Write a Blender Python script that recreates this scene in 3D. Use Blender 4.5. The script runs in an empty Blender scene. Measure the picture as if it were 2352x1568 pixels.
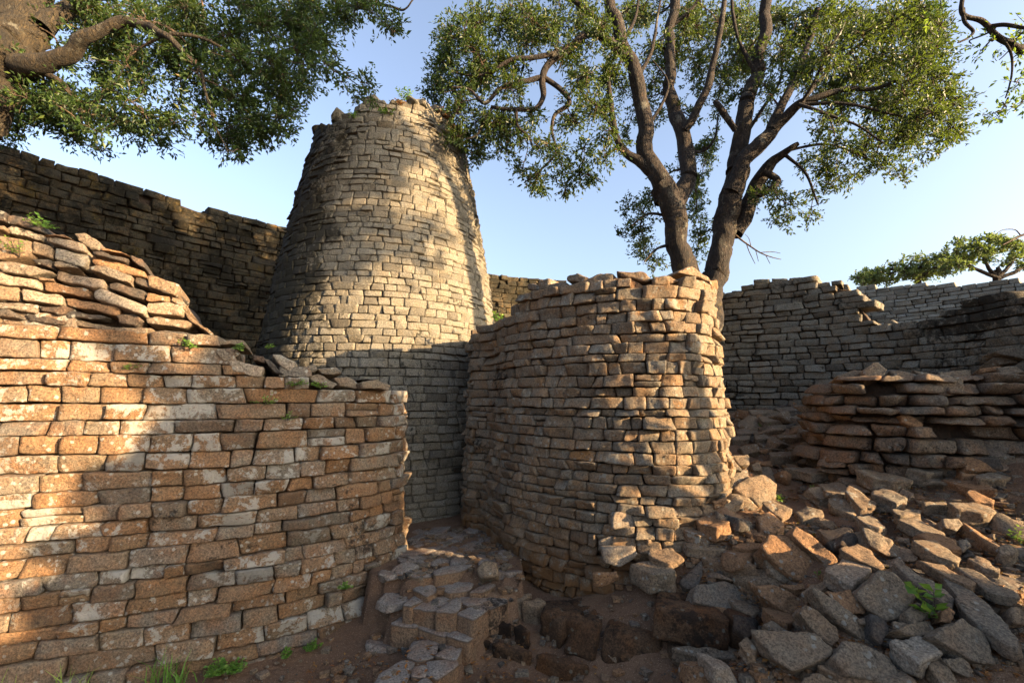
import bpy, math, random
import numpy as np
from mathutils import Vector

C = bpy.context.scene.collection
SC = bpy.context.scene
# ------------------------------------------------------------------ camera, sky, sun, exposure
PITCH = math.radians(7.4); EYE = 1.9; F = 1045.33
cam = bpy.data.cameras.new('camera'); cam.lens = 16.0; cam.sensor_width = 36.0
cam.clip_start = 0.05; cam.clip_end = 3000
cam_o = bpy.data.objects.new('camera', cam); C.objects.link(cam_o)
cam_o.location = (0, 0, EYE); cam_o.rotation_euler = (math.radians(90) + PITCH, 0, 0)
SC.camera = cam_o
SUN_EL = math.radians(13.0)
SUN_H = np.array([0.90, -0.43]); SUN_H /= np.linalg.norm(SUN_H)
W = bpy.data.worlds.new('World'); SC.world = W; W.use_nodes = True
wn = W.node_tree; bg = wn.nodes['Background']
sky = wn.nodes.new('ShaderNodeTexSky'); sky.sky_type = 'NISHITA'; sky.sun_disc = False
sky.sun_elevation = SUN_EL; sky.sun_rotation = math.atan2(SUN_H[0], SUN_H[1])
sky.altitude = 300; sky.air_density = 1.0; sky.dust_density = 6.0; sky.ozone_density = 2.4
hs = wn.nodes.new('ShaderNodeHueSaturation'); hs.inputs['Saturation'].default_value = .80; hs.inputs['Hue'].default_value = .504
wn.links.new(sky.outputs[0], hs.inputs['Color']); wn.links.new(hs.outputs[0], bg.inputs[0]); bg.inputs[1].default_value = 0.10
sl = bpy.data.lights.new('sun', 'SUN'); sl.energy = 5.0; sl.angle = math.radians(0.55); sl.color = (1.0, 0.69, 0.38)
so = bpy.data.objects.new('sun', sl); C.objects.link(so)
sd = Vector((SUN_H[0] * math.cos(SUN_EL), SUN_H[1] * math.cos(SUN_EL), math.sin(SUN_EL)))
so.rotation_euler = sd.to_track_quat('Z', 'Y').to_euler(); so.location = (8, -4, 8)
SC.view_settings.view_transform = 'Standard'; SC.view_settings.look = 'None'
SC.view_settings.gamma = 1.0; SC.view_settings.exposure = 2.42
SC.cycles.max_bounces = 6; SC.cycles.diffuse_bounces = 3; SC.cycles.transparent_max_bounces = 4

# ------------------------------------------------------------------ helpers
rng = np.random.default_rng(7)
def ray(px, py):
    cx = (px - 1176.0) / F; cz = (784.0 - py) / F
    return np.array([cx, math.cos(PITCH) - cz * math.sin(PITCH), math.sin(PITCH) + cz * math.cos(PITCH)])
def at(px, py, Y):
    d = ray(px, py); return np.array([0, 0, EYE]) + d * (Y / d[1])
def proj(P):
    P = np.asarray(P, float); x = P[..., 0]; y = P[..., 1]; z = P[..., 2] - EYE
    f = y * math.cos(PITCH) + z * math.sin(PITCH); u = z * math.cos(PITCH) - y * math.sin(PITCH)
    f = np.maximum(f, 1e-3)
    return 1176 + F * x / f, 784 - F * u / f
def _h(ix, iy, iz, seed):
    n = (ix * 374761393 + iy * 668265263 + iz * 2147483647 + seed * 1274126177) & 0xffffffff
    n = ((n ^ (n >> 13)) * 1274126177) & 0xffffffff
    n = ((n ^ (n >> 16)) * 2246822519) & 0xffffffff
    return ((n ^ (n >> 15)) & 0xffffff) / float(0xffffff) * 2 - 1
def vnoise(P, seed=0):
    P = np.asarray(P, float); i = np.floor(P).astype(np.int64); f = P - i; f = f * f * (3 - 2 * f)
    x, y, z = i[..., 0], i[..., 1], i[..., 2]; fx, fy, fz = f[..., 0], f[..., 1], f[..., 2]
    def L(a, b, t): return a + (b - a) * t
    return L(L(L(_h(x, y, z, seed), _h(x+1, y, z, seed), fx), L(_h(x, y+1, z, seed), _h(x+1, y+1, z, seed), fx), fy),
             L(L(_h(x, y, z+1, seed), _h(x+1, y, z+1, seed), fx), L(_h(x, y+1, z+1, seed), _h(x+1, y+1, z+1, seed), fx), fy), fz)
def fbm(P, seed=0, o=3):
    s = 0; a = 1.0; P = np.asarray(P, float)
    for k in range(o):
        s = s + a * vnoise(P * (2 ** k), seed + 17 * k); a *= .5
    return s
def n1(x, seed=0):
    x = np.asarray(x, float); return vnoise(np.stack([x, x * 0 + seed * 3.7 + .5, x * 0 + .5], -1), seed)

def mesh_obj(name, V, Fq, mat, parent=None, blk=None, smooth=True, mats=None, midx=None, T3=None):
    """one mesh object from numpy arrays; Fq (n,4) quads, T3 (n,3) triangles"""
    me = bpy.data.meshes.new(name)
    V = np.asarray(V, np.float32); nq = 0 if Fq is None else len(Fq); nt = 0 if T3 is None else len(T3)
    me.vertices.add(len(V)); me.vertices.foreach_set('co', V.ravel())
    loops = []
    if nq: loops.append(np.asarray(Fq, np.int32).ravel())
    if nt: loops.append(np.asarray(T3, np.int32).ravel())
    loops = np.concatenate(loops)
    me.loops.add(len(loops)); me.loops.foreach_set('vertex_index', loops)
    st = np.concatenate([np.arange(nq) * 4, nq * 4 + np.arange(nt) * 3]).astype(np.int32)
    me.polygons.add(nq + nt); me.polygons.foreach_set('loop_start', st)
    if midx is not None: me.polygons.foreach_set('material_index', np.asarray(midx, np.int32))
    me.update(calc_edges=True)
    if smooth: me.polygons.foreach_set('use_smooth', np.ones(nq + nt, bool))
    else: me.polygons.foreach_set('use_smooth', np.zeros(nq + nt, bool))
    if blk is not None:
        a = me.attributes.new('blk', 'FLOAT_COLOR', 'POINT')
        b = np.ones((len(V), 4), np.float32); b[:, :3] = blk
        a.data.foreach_set('color', b.ravel())
    for m in (mats or [mat]): me.materials.append(m)
    o = bpy.data.objects.new(name, me); C.objects.link(o)
    if parent is not None: o.parent = parent
    return o
def recenter(o):
    """put the origin of a top-level mesh at the middle of its foot"""
    me = o.data; n = len(me.vertices); v = np.empty(n * 3, np.float32); me.vertices.foreach_get('co', v); v = v.reshape(-1, 3)
    c = np.array([v[:, 0].mean(), v[:, 1].mean(), v[:, 2].min()], np.float32)
    me.vertices.foreach_set('co', (v - c).ravel()); o.location = [float(t) for t in c]; me.update()
def tag(o, label=None, cat=None, group=None, kind=None):
    if label: o['label'] = label
    if cat: o['category'] = cat
    if group: o['group'] = group
    if kind: o['kind'] = kind
    return o
def empty(name, loc=(0, 0, 0)):
    o = bpy.data.objects.new(name, None); C.objects.link(o); o.location = loc; o.empty_display_size = .2; return o
def child(o, parent):
    o.parent = parent; o.location = [-a for a in parent.location]; return o

# ------------------------------------------------------------------ materials
class NT:
    def __init__(s, name):
        s.m = bpy.data.materials.new(name); s.m.use_nodes = True; s.t = s.m.node_tree; s.n = s.t.nodes
        s.b = s.n['Principled BSDF']; s.out = s.n['Material Output']
    def set(s, inp, v):
        if isinstance(v, bpy.types.NodeSocket): s.t.links.new(v, inp)
        elif v is not None:
            if isinstance(v, (tuple, list)) and len(v) == 3 and inp.type == 'RGBA': v = (*v, 1)
            inp.default_value = v
    def math(s, op, a, b=None, c=None, clamp=False):
        n = s.n.new('ShaderNodeMath'); n.operation = op; n.use_clamp = clamp
        s.set(n.inputs[0], a); s.set(n.inputs[1], b)
        if c is not None: s.set(n.inputs[2], c)
        return n.outputs[0]
    def mix(s, fac, a, b, bt='MIX'):
        n = s.n.new('ShaderNodeMix'); n.data_type = 'RGBA'; n.blend_type = bt
        s.set(n.inputs[0], fac); s.set(n.inputs[6], a); s.set(n.inputs[7], b); return n.outputs[2]
    def noise(s, v, scale, detail=4, rough=.6, dist=0):
        n = s.n.new('ShaderNodeTexNoise'); s.set(n.inputs['Vector'], v); n.inputs['Scale'].default_value = scale
        n.inputs['Detail'].default_value = detail; n.inputs['Roughness'].default_value = rough; n.inputs['Distortion'].default_value = dist
        return n.outputs[0]
    def voro(s, v, scale, feat='F1', out=0, rnd=1.0):
        n = s.n.new('ShaderNodeTexVoronoi'); n.feature = feat; s.set(n.inputs['Vector'], v); n.inputs['Scale'].default_value = scale
        n.inputs['Randomness'].default_value = rnd; return n.outputs[out]
    def ramp(s, fac, stops, interp='LINEAR'):
        n = s.n.new('ShaderNodeValToRGB'); n.color_ramp.interpolation = interp; s.set(n.inputs[0], fac)
        el = n.color_ramp.elements
        while len(el) < len(stops): el.new(.5)
        for e, (p, c) in zip(el, stops):
            e.position = p; e.color = (*c, 1) if len(c) == 3 else c
        return n.outputs[0]
    def step(s, v, lo, hi):
        n = s.n.new('ShaderNodeMapRange'); n.interpolation_type = 'SMOOTHSTEP'; s.set(n.inputs[0], v)
        s.set(n.inputs[1], lo); s.set(n.inputs[2], hi); return n.outputs[0]
    def vmath(s, op, a, b, scale=None):
        n = s.n.new('ShaderNodeVectorMath'); n.operation = op; s.set(n.inputs[0], a); s.set(n.inputs[1], b)
        if scale is not None: s.set(n.inputs[3], scale)
        return n.outputs[0]
    def attr(s, name='blk'):
        n = s.n.new('ShaderNodeAttribute'); n.attribute_name = name; return n.outputs['Color']
    def sep(s, c):
        n = s.n.new('ShaderNodeSeparateColor'); s.set(n.inputs[0], c); return n.outputs
    def bump(s, h, strength, dist, prev=None):
        n = s.n.new('ShaderNodeBump'); n.inputs['Strength'].default_value = strength; n.inputs['Distance'].default_value = dist
        s.set(n.inputs['Height'], h)
        if prev is not None: s.set(n.inputs['Normal'], prev)
        return n.outputs[0]

def geo_pos(N):
    n = N.n.new('ShaderNodeNewGeometry'); return n.outputs['Position']

def stone_mat(name, palette, lichen=(.55, .54, .48), lichen_amt=.5, moss=(.012, .011, .008), moss_amt=.4,
              orange=(.42, .17, .05), orange_amt=.3, earth=None, earth_scale=.8, yellow=None, fine=1.0, spots=True, side=None, dark=.47, low=None, drift=.5):
    N = NT(name); a = N.attr(); r = N.sep(a); pos = geo_pos(N)
    off = N.vmath('SCALE', a, (0, 0, 0), 41.0); pb = N.vmath('ADD', pos, off)
    st = [(i / (len(palette) - 1), c) for i, c in enumerate(palette)]
    col = N.ramp(r[0], st)
    # broad drift of mineral colour inside a block
    dr = N.noise(pb, 7.0 * fine, 3, .6)
    col = N.mix(N.step(dr, .35, .75), col, N.mix(drift, col, orange))
    om = N.step(N.math('ADD', N.noise(pb, 4.2, 4, .65, .3), N.math('MULTIPLY', r[1], .22)), 1.0 - .52 * orange_amt - .14, 1.12 - .52 * orange_amt - .10)
    col = N.mix(N.math('MULTIPLY', om, .8), col, orange)
    if earth:
        em = N.step(N.noise(pos, earth_scale, 3, .6), .42, .60)
        col = N.mix(N.math('MULTIPLY', em, .75), col, earth)
    # granite grain: two scales of speckle
    g1 = N.noise(pb, 70 * fine, 5, .75); g2 = N.noise(pb, 210 * fine, 2, .6)
    col = N.mix(1.0, col, N.ramp(g1, [(.30, (.22, .22, .22)), (.5, (1, 1, 1)), (.70, (1.75, 1.7, 1.6))]), 'MULTIPLY')
    col = N.mix(.6, col, N.ramp(g2, [(.3, (.55, .55, .55)), (.5, (1, 1, 1)), (.7, (1.35, 1.35, 1.3))]), 'MULTIPLY')
    # pale lichen: ragged sheets and round rosettes
    sheet = N.noise(pb, 9 * fine, 7, .78, .4)
    rl = N.math('ADD', N.math('MULTIPLY', r[1], .5), N.math('MULTIPLY', N.step(N.noise(pos, 1.6, 4, .65), .35, .68), .5))
    thr = N.math('SUBTRACT', .71, N.math('MULTIPLY', rl, .34 * lichen_amt + .02))
    ls = N.step(sheet, thr, N.math('ADD', thr, .05))
    lm = ls
    if spots:
        wv = N.vmath('ADD', pb, N.vmath('SCALE', N.voro(pb, 40, 'F1', 1), (0, 0, 0), .004))
        d = N.voro(wv, 17 * fine, 'F1', 0); big = N.noise(pb, 5, 2, .5)
        dd = N.math('ADD', d, N.math('MULTIPLY', N.noise(pb, 120, 2, .6), .25))
        sp = N.math('MULTIPLY', N.math('SUBTRACT', 1.0, N.step(dd, .30, .38)), N.step(N.math('ADD', big, N.math('MULTIPLY', r[1], .34 * lichen_amt)), .52, .62))
        lm = N.math('MAXIMUM', ls, sp)
    lcol = N.mix(N.noise(pb, 45, 3, .7), lichen, tuple(c * .62 for c in lichen))
    col = N.mix(N.math('MULTIPLY', lm, .8), col, lcol)
    if yellow:
        ym = N.step(N.noise(pos, 1.7, 6, .75), .55, .62)
        ym = N.math('MULTIPLY', ym, N.step(N.noise(pb, 30, 4, .7), .40, .55))
        col = N.mix(ym, col, yellow)
    # black crust / moss in ragged patches that run across blocks
    mo = N.math('ADD', N.math('MULTIPLY', N.noise(pos, 1.3, 4, .6), .55), N.math('MULTIPLY', N.noise(pb, 16, 6, .75), .45))
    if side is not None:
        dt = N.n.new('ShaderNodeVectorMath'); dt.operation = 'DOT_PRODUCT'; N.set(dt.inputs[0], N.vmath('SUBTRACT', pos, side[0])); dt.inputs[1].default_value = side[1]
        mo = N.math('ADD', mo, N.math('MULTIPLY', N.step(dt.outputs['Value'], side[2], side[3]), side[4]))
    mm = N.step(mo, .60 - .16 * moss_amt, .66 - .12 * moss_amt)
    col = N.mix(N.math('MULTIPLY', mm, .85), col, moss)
    col = N.mix(N.math('MULTIPLY', N.step(r[2], .80, 1.0), .45), col, (.05, .045, .04))
    if low:   # red earth rubbed and splashed on to the lowest courses, ragged upper limit
        sp_ = N.n.new('ShaderNodeSeparateXYZ'); N.set(sp_.inputs[0], pos)
        zz = N.math('ADD', sp_.outputs[2], N.math('MULTIPLY', N.noise(pos, 3.0, 5, .7), -.9))
        lmz = N.math('SUBTRACT', 1.0, N.step(zz, low[0], low[1]))
        col = N.mix(N.math('MULTIPLY', lmz, N.step(N.noise(pb, 8, 4, .7), .30, .55)), col, low[2])
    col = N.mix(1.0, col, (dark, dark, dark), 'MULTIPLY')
    N.set(N.b.inputs['Base Color'], col)
    N.b.inputs['Roughness'].default_value = .93; N.b.inputs['Specular IOR Level'].default_value = .25
    hb = N.math('ADD', N.noise(pb, 34 * fine, 6, .72), N.math('MULTIPLY', N.noise(pb, 130 * fine, 3, .7), .35))
    cr = N.voro(pb, 14 * fine, 'DISTANCE_TO_EDGE', 0)
    b1 = N.bump(hb, .9, .018 / fine)
    b2 = N.bump(N.noise(pb, 11 * fine, 4, .6, 1.2), .6, .02 / fine, b1)
    N.set(N.b.inputs['Normal'], b2)
    return N.m

M = {}
M['left'] = stone_mat('granite_orange_lichen', [(.25, .16, .09), (.31, .21, .125), (.26, .21, .15), (.34, .20, .105), (.29, .255, .20), (.36, .22, .12), (.25, .23, .195), (.33, .26, .18), (.23, .21, .18)],
                      lichen=(.74, .72, .64), lichen_amt=.90, orange=(.42, .19, .07), orange_amt=.19, moss_amt=.06)
M['tower'] = stone_mat('granite_pale', [(.27, .25, .205), (.33, .31, .255), (.30, .28, .23), (.37, .345, .285), (.25, .235, .195)],
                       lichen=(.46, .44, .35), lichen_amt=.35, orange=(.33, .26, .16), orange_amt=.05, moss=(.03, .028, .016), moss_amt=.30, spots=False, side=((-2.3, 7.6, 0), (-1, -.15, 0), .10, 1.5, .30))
M['bastion'] = stone_mat('granite_brown', [(.25, .215, .165), (.31, .265, .20), (.33, .285, .215), (.28, .21, .145), (.37, .325, .25), (.29, .265, .215)],
                         lichen=(.55, .53, .44), lichen_amt=.55, orange=(.48, .24, .08), orange_amt=.22, moss_amt=.14, low=(-.05, .42, (.26, .13, .05)))
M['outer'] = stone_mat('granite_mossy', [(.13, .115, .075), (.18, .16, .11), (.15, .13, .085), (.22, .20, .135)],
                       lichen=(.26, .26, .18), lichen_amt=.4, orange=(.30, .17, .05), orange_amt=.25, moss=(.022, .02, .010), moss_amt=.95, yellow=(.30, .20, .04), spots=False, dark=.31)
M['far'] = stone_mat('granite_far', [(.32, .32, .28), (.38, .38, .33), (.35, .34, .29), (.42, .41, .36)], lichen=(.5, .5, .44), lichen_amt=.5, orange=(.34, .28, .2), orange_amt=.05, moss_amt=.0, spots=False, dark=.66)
M['grey'] = stone_mat('granite_grey', [(.27, .26, .22), (.33, .32, .27), (.30, .28, .23), (.38, .36, .30), (.25, .23, .19)],
                      lichen=(.42, .43, .36), lichen_amt=.5, orange=(.34, .22, .11), orange_amt=.10, moss=(.030, .026, .018), moss_amt=.30, spots=False, side=((4.6, 6.5, 0), (.5, -.85, 0), -.1, 1.5, .085))
M['low'] = stone_mat('granite_ruin', [(.20, .165, .125), (.27, .22, .165), (.24, .165, .11), (.31, .26, .20), (.20, .18, .15)],
                     lichen=(.46, .45, .38), lichen_amt=.5, orange=(.40, .19, .075), orange_amt=.14, moss_amt=.22)
M['plinth'] = stone_mat('granite_earthy', [(.17, .10, .055), (.22, .13, .07), (.20, .14, .09), (.25, .13, .06)],
                        lichen=(.40, .38, .30), lichen_amt=.30, orange=(.32, .13, .04), orange_amt=.4, moss=(.016, .011, .007), moss_amt=.62, earth=(.13, .065, .030), dark=.38)
M['rubble'] = stone_mat('granite_rubble', [(.060, .056, .052), (.19, .175, .15), (.24, .20, .15), (.27, .21, .145), (.25, .155, .09), (.33, .19, .10), (.40, .36, .29)],
                       lichen=(.50, .49, .42), lichen_amt=.42, orange=(.36, .19, .09), orange_amt=.10, moss_amt=.08, drift=.30, dark=.58)

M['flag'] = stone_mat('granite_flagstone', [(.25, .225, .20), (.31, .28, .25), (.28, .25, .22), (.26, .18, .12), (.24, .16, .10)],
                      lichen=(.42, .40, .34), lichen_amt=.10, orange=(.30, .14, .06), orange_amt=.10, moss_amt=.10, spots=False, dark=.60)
def core_mat():
    N = NT('dark_joint_earth'); p = geo_pos(N)
    N.set(N.b.inputs['Base Color'], N.ramp(N.noise(p, 14, 5, .7), [(.3, (.018, .012, .008)), (.7, (.07, .045, .028))]))
    N.b.inputs['Roughness'].default_value = 1; N.set(N.b.inputs['Normal'], N.bump(N.noise(p, 20, 5, .7), 1, .04)); return N.m
M['core'] = core_mat()
def ground_mat():
    N = NT('red_earth'); p = geo_pos(N)
    col = N.ramp(N.noise(p, 1.3, 5, .65), [(.3, (.085, .050, .031)), (.5, (.13, .078, .048)), (.7, (.175, .11, .066))])
    col = N.mix(N.step(N.noise(p, 45, 4, .75), .52, .66), col, (.09, .05, .03))
    col = N.mix(N.step(N.noise(p, 150, 2, .7), .60, .68), col, (.30, .22, .15))
    # leaf litter: small ragged chips, browner where noise gathers them
    lit = N.math('MULTIPLY', N.step(N.noise(p, 2.2, 3, .6), .42, .60), N.step(N.noise(N.vmath('MULTIPLY', p, (1, 2.2, 1)), 38, 3, .8, 2.0), .52, .60))
    col = N.mix(N.math('MULTIPLY', lit, .7), col, N.mix(N.noise(p, 30, 2, .5), (.10, .035, .015), (.25, .15, .08)))
    N.set(N.b.inputs['Base Color'], col); N.b.inputs['Roughness'].default_value = .96; N.b.inputs['Specular IOR Level'].default_value = .2
    b = N.bump(N.noise(p, 9, 6, .7), .8, .05); b = N.bump(N.noise(p, 90, 4, .75), .7, .012, b); N.set(N.b.inputs['Normal'], b); return N.m
M['earth'] = ground_mat()
def bark_mat(name, a, b, c, lich=.6):
    N = NT(name); p = geo_pos(N)
    st = N.vmath('MULTIPLY', p, (1, 1, .35))
    col = N.ramp(N.noise(st, 16, 6, .75, .5), [(.34, a), (.52, b), (.68, c)])
    crk = N.step(N.voro(N.vmath('ADD', N.vmath('MULTIPLY', p, (1, 1, .35)), N.vmath('SCALE', N.noise(p, 6, 3, .6), (0, 0, 0), .1)), 24, 'DISTANCE_TO_EDGE', 0), .0, .10)
    col = N.mix(N.math('SUBTRACT', 1.0, crk), col, a)
    col = N.mix(N.math('MULTIPLY', N.step(N.noise(p, 3.5, 6, .75), .60 - .06 * lich, .66), .7), col, (.15, .145, .115))
    col = N.mix(N.math('MULTIPLY', N.step(N.noise(p, 2.1, 4, .7), .60, .68), .6), col, (.09, .065, .02))
    N.set(N.b.inputs['Base Color'], col); N.b.inputs['Roughness'].default_value = .95
    bb = N.bump(N.noise(st, 24, 6, .8, .8), 1.0, .05); bb = N.bump(N.voro(N.vmath('MULTIPLY', p, (1, 1, .3)), 30, 'DISTANCE_TO_EDGE', 0), .7, .03, bb); N.set(N.b.inputs['Normal'], bb); return N.m
M['bark'] = bark_mat('bark_dark', (.007, .006, .005), (.026, .018, .013), (.075, .052, .034))
M['bark_left'] = bark_mat('bark_mossy', (.010, .008, .005), (.035, .025, .012), (.085, .06, .028))
M['twig'] = bark_mat('twig_bark', (.03, .022, .016), (.10, .065, .04), (.20, .14, .09), .2)
def leaf_mat(name, ramp, trans=.22, gloss=.5):
    N = NT(name); a = N.attr(); r = N.sep(a)
    col = N.ramp(r[0], ramp)
    N.set(N.b.inputs['Base Color'], col); N.b.inputs['Roughness'].default_value = gloss; N.b.inputs['Specular IOR Level'].default_value = .3
    tr = N.n.new('ShaderNodeBsdfTranslucent'); N.set(tr.inputs[0], N.mix(.5, col, (.30, .42, .04)))
    mx = N.n.new('ShaderNodeMixShader'); mx.inputs[0].default_value = trans
    N.t.links.new(N.b.outputs[0], mx.inputs[1]); N.t.links.new(tr.outputs[0], mx.inputs[2]); N.t.links.new(mx.outputs[0], N.out.inputs[0]); return N.m
GR = [(0, (.010, .022, .007)), (.4, (.020, .042, .010)), (.7, (.036, .066, .014)), (.92, (.065, .09, .018)), (1, (.16, .09, .02))]
M['leaf'] = leaf_mat('fig_leaves', GR)
M['leaf_bright'] = leaf_mat('bright_leaves', [(0, (.04, .09, .012)), (.5, (.08, .16, .02)), (1, (.16, .22, .03))], .45)
M['leaf_far'] = leaf_mat('acacia_leaves', [(0, (.05, .08, .03)), (.5, (.10, .14, .05)), (1, (.16, .19, .07))], .3, .6)
M['plant'] = leaf_mat('weed_leaves', [(0, (.05, .12, .02)), (.5, (.09, .20, .03)), (1, (.20, .28, .05))], .4, .5)
M['dry'] = leaf_mat('dry_plant', [(0, (.10, .03, .012)), (.5, (.20, .07, .02)), (1, (.28, .14, .04))], .2, .7)

# ------------------------------------------------------------------ terrain
ctrl = [(-30, -10, 0), (-12, 0, 0), (-8, 3, .1), (-5, 1, 0), (-4, 3.2, 0), (-2.5, 3.4, 0), (-1.5, 3.9, .0), (-.9, 3.6, .0), (0, 0, 0), (0, 2, 0), (-2, 2, 0),
        (.3, 3.0, 0), (.9, 2.7, .0), (1.5, 2.2, .0), (1.6, 1, 0), (-.25, 3.62, .02), (-.85, 3.95, .10), (-.45, 3.95, .14), (-.1, 3.95, .16), (-.55, 4.2, .30), (-.95, 4.6, .34), (-.2, 4.5, .33), (-.5, 5.2, .43), (-1.3, 5.5, .43), (-.6, 6.5, .48),
        (.2, 4.05, .20), (.55, 3.75, .24), (.95, 3.52, .30), (1.5, 3.45, .37), (.7, 4.4, .3), (.35, 3.42, .0), (.75, 3.1, .0), (1.2, 3.0, .02), (-8, 10, .6), (-4, 12, .8), (-3, 9, .6), (1, 8, 1.0), (2, 12, 1.2), (9, 9, 1.9), (14, 4, 2.0), (30, 30, 2.2), (-30, 30, 1),
        (6, 0, .9), (4, 0, .4), (10, -5, 1.0), (2.6, 1.2, .1), (5, 5.2, 1.9), (4.6, 3, 1.1)]
for q in [(1560, 1530, 3.0), (1650, 1530, 2.85), (1750, 1500, 2.75), (2000, 1510, 2.65), (2250, 1545, 2.5), (1700, 1310, 3.6), (1850, 1310, 3.4), (2000, 1300, 3.25), (2300, 1320, 3.1),
          (1640, 1210, 4.1), (1800, 1160, 4.5), (2100, 1160, 3.95), (2300, 1210, 3.6), (1900, 1055, 5.2), (1720, 1060, 5.2), (1800, 945, 7.0), (1700, 950, 7.0), (2000, 960, 6.0), (1960, 1130, 4.3),
          (2340, 1100, 3.9), (1630, 1110, 4.05), (1690, 1060, 4.5), (1720, 1130, 4.35)]:
    ctrl.append(tuple(at(*q)))
ctrl = np.array(ctrl, float)
def _phi(r2): return .5 * r2 * np.log(r2 + 1e-9)
def _fit():
    X = ctrl[:, :2]; n = len(X)
    K = _phi(((X[:, None] - X[None]) ** 2).sum(-1)) + np.eye(n) * .02
    Pm = np.hstack([np.ones((n, 1)), X]); A = np.block([[K, Pm], [Pm.T, np.zeros((3, 3))]])
    return np.linalg.solve(A, np.concatenate([ctrl[:, 2], np.zeros(3)]))
_w = _fit()
BEDS = []
def _bed(z, poly):
    Q = []
    for x, y in poly:
        d = ray(872.8 + .26777 * x, 1148.4 + .26777 * y); p = np.array([0, 0, EYE]) + d * ((z - EYE) / d[2]); Q.append(p[:2])
    BEDS.append((z, np.array(Q)))
_bed(.120, [(-40,1590),(175,1375),(292,1215),(520,1185),(650,1180),(760,1240),(695,1345),(650,1395),(490,1515),(465,1590)])
_bed(.180, [(60,1040),(100,980),(360,1000),(480,1035),(660,1070),(900,1085),(900,1140),(755,1193),(580,1145),(330,1075)])
_bed(.308, [(100,870),(200,780),(640,780),(1140,760),(1140,870),(940,912),(800,1003),(655,952),(470,935),(265,895)])
_bed(.360, [(80,760),(100,680),(620,640),(1200,600),(1180,800),(880,795),(490,790),(380,810)])
_bed(.441, [(-100,650),(-100,200),(500,200),(1150,200),(1250,690),(820,628),(500,660),(300,690)])
def _inside(x, y, Q):
    c = np.zeros(np.shape(x), bool); n = len(Q)
    for i in range(n):
        (x1, y1), (x2, y2) = Q[i], Q[(i + 1) % n]
        c ^= ((y1 > y) != (y2 > y)) & (x < (x2 - x1) * (y - y1) / (y2 - y1 + 1e-12) + x1)
    return c
def gh(x, y):
    x = np.asarray(x, float); y = np.asarray(y, float)
    q = np.stack([np.clip(x, -30, 30), np.clip(y, -12, 32)], -1)
    r2 = ((q[..., None, :] - ctrl[:, :2]) ** 2).sum(-1)
    z = _phi(r2) @ _w[:-3] + _w[-3] + q[..., 0] * _w[-2] + q[..., 1] * _w[-1]
    z = np.clip(z, -.05, 2.6)
    for zb, Q in BEDS: z = np.where(_inside(x, y, Q), zb, z)
    return z
def ghit(px, py, lift=0.0, lo=1.6, hi=14.0):
    d = ray(px, py); o = np.array([0, 0, EYE]); ys = np.arange(lo, hi, .02)
    P = o + d[None] * (ys / d[1])[:, None]
    dz = P[:, 2] - gh(P[:, 0], P[:, 1]) - lift
    k = np.argmax(dz < 0) if (dz < 0).any() else len(ys) - 1
    return P[k]
def make_ground():
    def axis(lo, hi, step, far):
        a = list(np.arange(lo, hi + 1e-6, step)); d = step
        lo_, hi_ = a[0], a[-1]; L = []; R = []
        while hi_ < far: d *= 1.35; hi_ += d; lo_ -= d; R.append(hi_); L.append(lo_)
        return np.array(L[::-1] + a + R)
    xs = axis(-6, 7, .045, 900); ys = axis(.5, 9, .045, 900)
    X, Y = np.meshgrid(xs, ys); Z = np.empty_like(X)
    for i in range(len(ys)): Z[i] = gh(X[i], Y[i])
    near = np.exp(-np.maximum(0, np.hypot(X, Y - 4) - 8) / 4)
    P = np.stack([X, Y, X * 0], -1)
    rough = np.clip((X - .9) * .8, 0, 1)
    Z += near * (fbm(P * 2.3, 3) * (.012 + .035 * rough) + fbm(P * 9, 5) * (.005 + .014 * rough))
    ny, nx = X.shape; idx = np.arange(nx * ny).reshape(ny, nx)
    Fq = np.stack([idx[:-1, :-1], idx[:-1, 1:], idx[1:, 1:], idx[1:, :-1]], -1).reshape(-1, 4)
    o = mesh_obj('ground', np.stack([X, Y, Z], -1).reshape(-1, 3), Fq, M['earth']); tag(o, kind='structure')
make_ground()

# ------------------------------------------------------------------ dry stone walls
def spline(pts, step=.02, closed=False):
    P = np.array(pts, float); n = len(P); out = []
    for i in range(n - 1 if not closed else n):
        p0 = P[(i - 1) % n] if (closed or i > 0) else 2 * P[0] - P[1]
        p1 = P[i % n]; p2 = P[(i + 1) % n]; p3 = P[(i + 2) % n] if (closed or i + 2 < n) else 2 * P[-1] - P[-2]
        t = np.linspace(0, 1, 40, endpoint=False)[:, None]
        out.append(.5 * ((2 * p1) + (-p0 + p2) * t + (2 * p0 - 5 * p1 + 4 * p2 - p3) * t ** 2 + (-p0 + 3 * p1 - 3 * p2 + p3) * t ** 3))
    out.append(P[:1] if closed else P[-1:]); Q = np.vstack(out)
    s = np.concatenate([[0], np.cumsum(np.hypot(*np.diff(Q, axis=0).T))])
    S = np.arange(0, s[-1], step); X = np.interp(S, s, Q[:, 0]); Y = np.interp(S, s, Q[:, 1])
    k = np.ones(9) / 9
    T = np.stack([np.gradient(X), np.gradient(Y)], -1); T /= np.linalg.norm(T, axis=1)[:, None]
    Nn = np.stack([T[:, 1], -T[:, 0]], -1)
    Np = np.stack([np.convolve(np.pad(Nn[:, j], 4, 'edge'), k, 'valid') for j in (0, 1)], -1); Np /= np.linalg.norm(Np, axis=1)[:, None]
    return dict(S=S, X=X, Y=Y, N=Np, L=S[-1])
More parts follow.
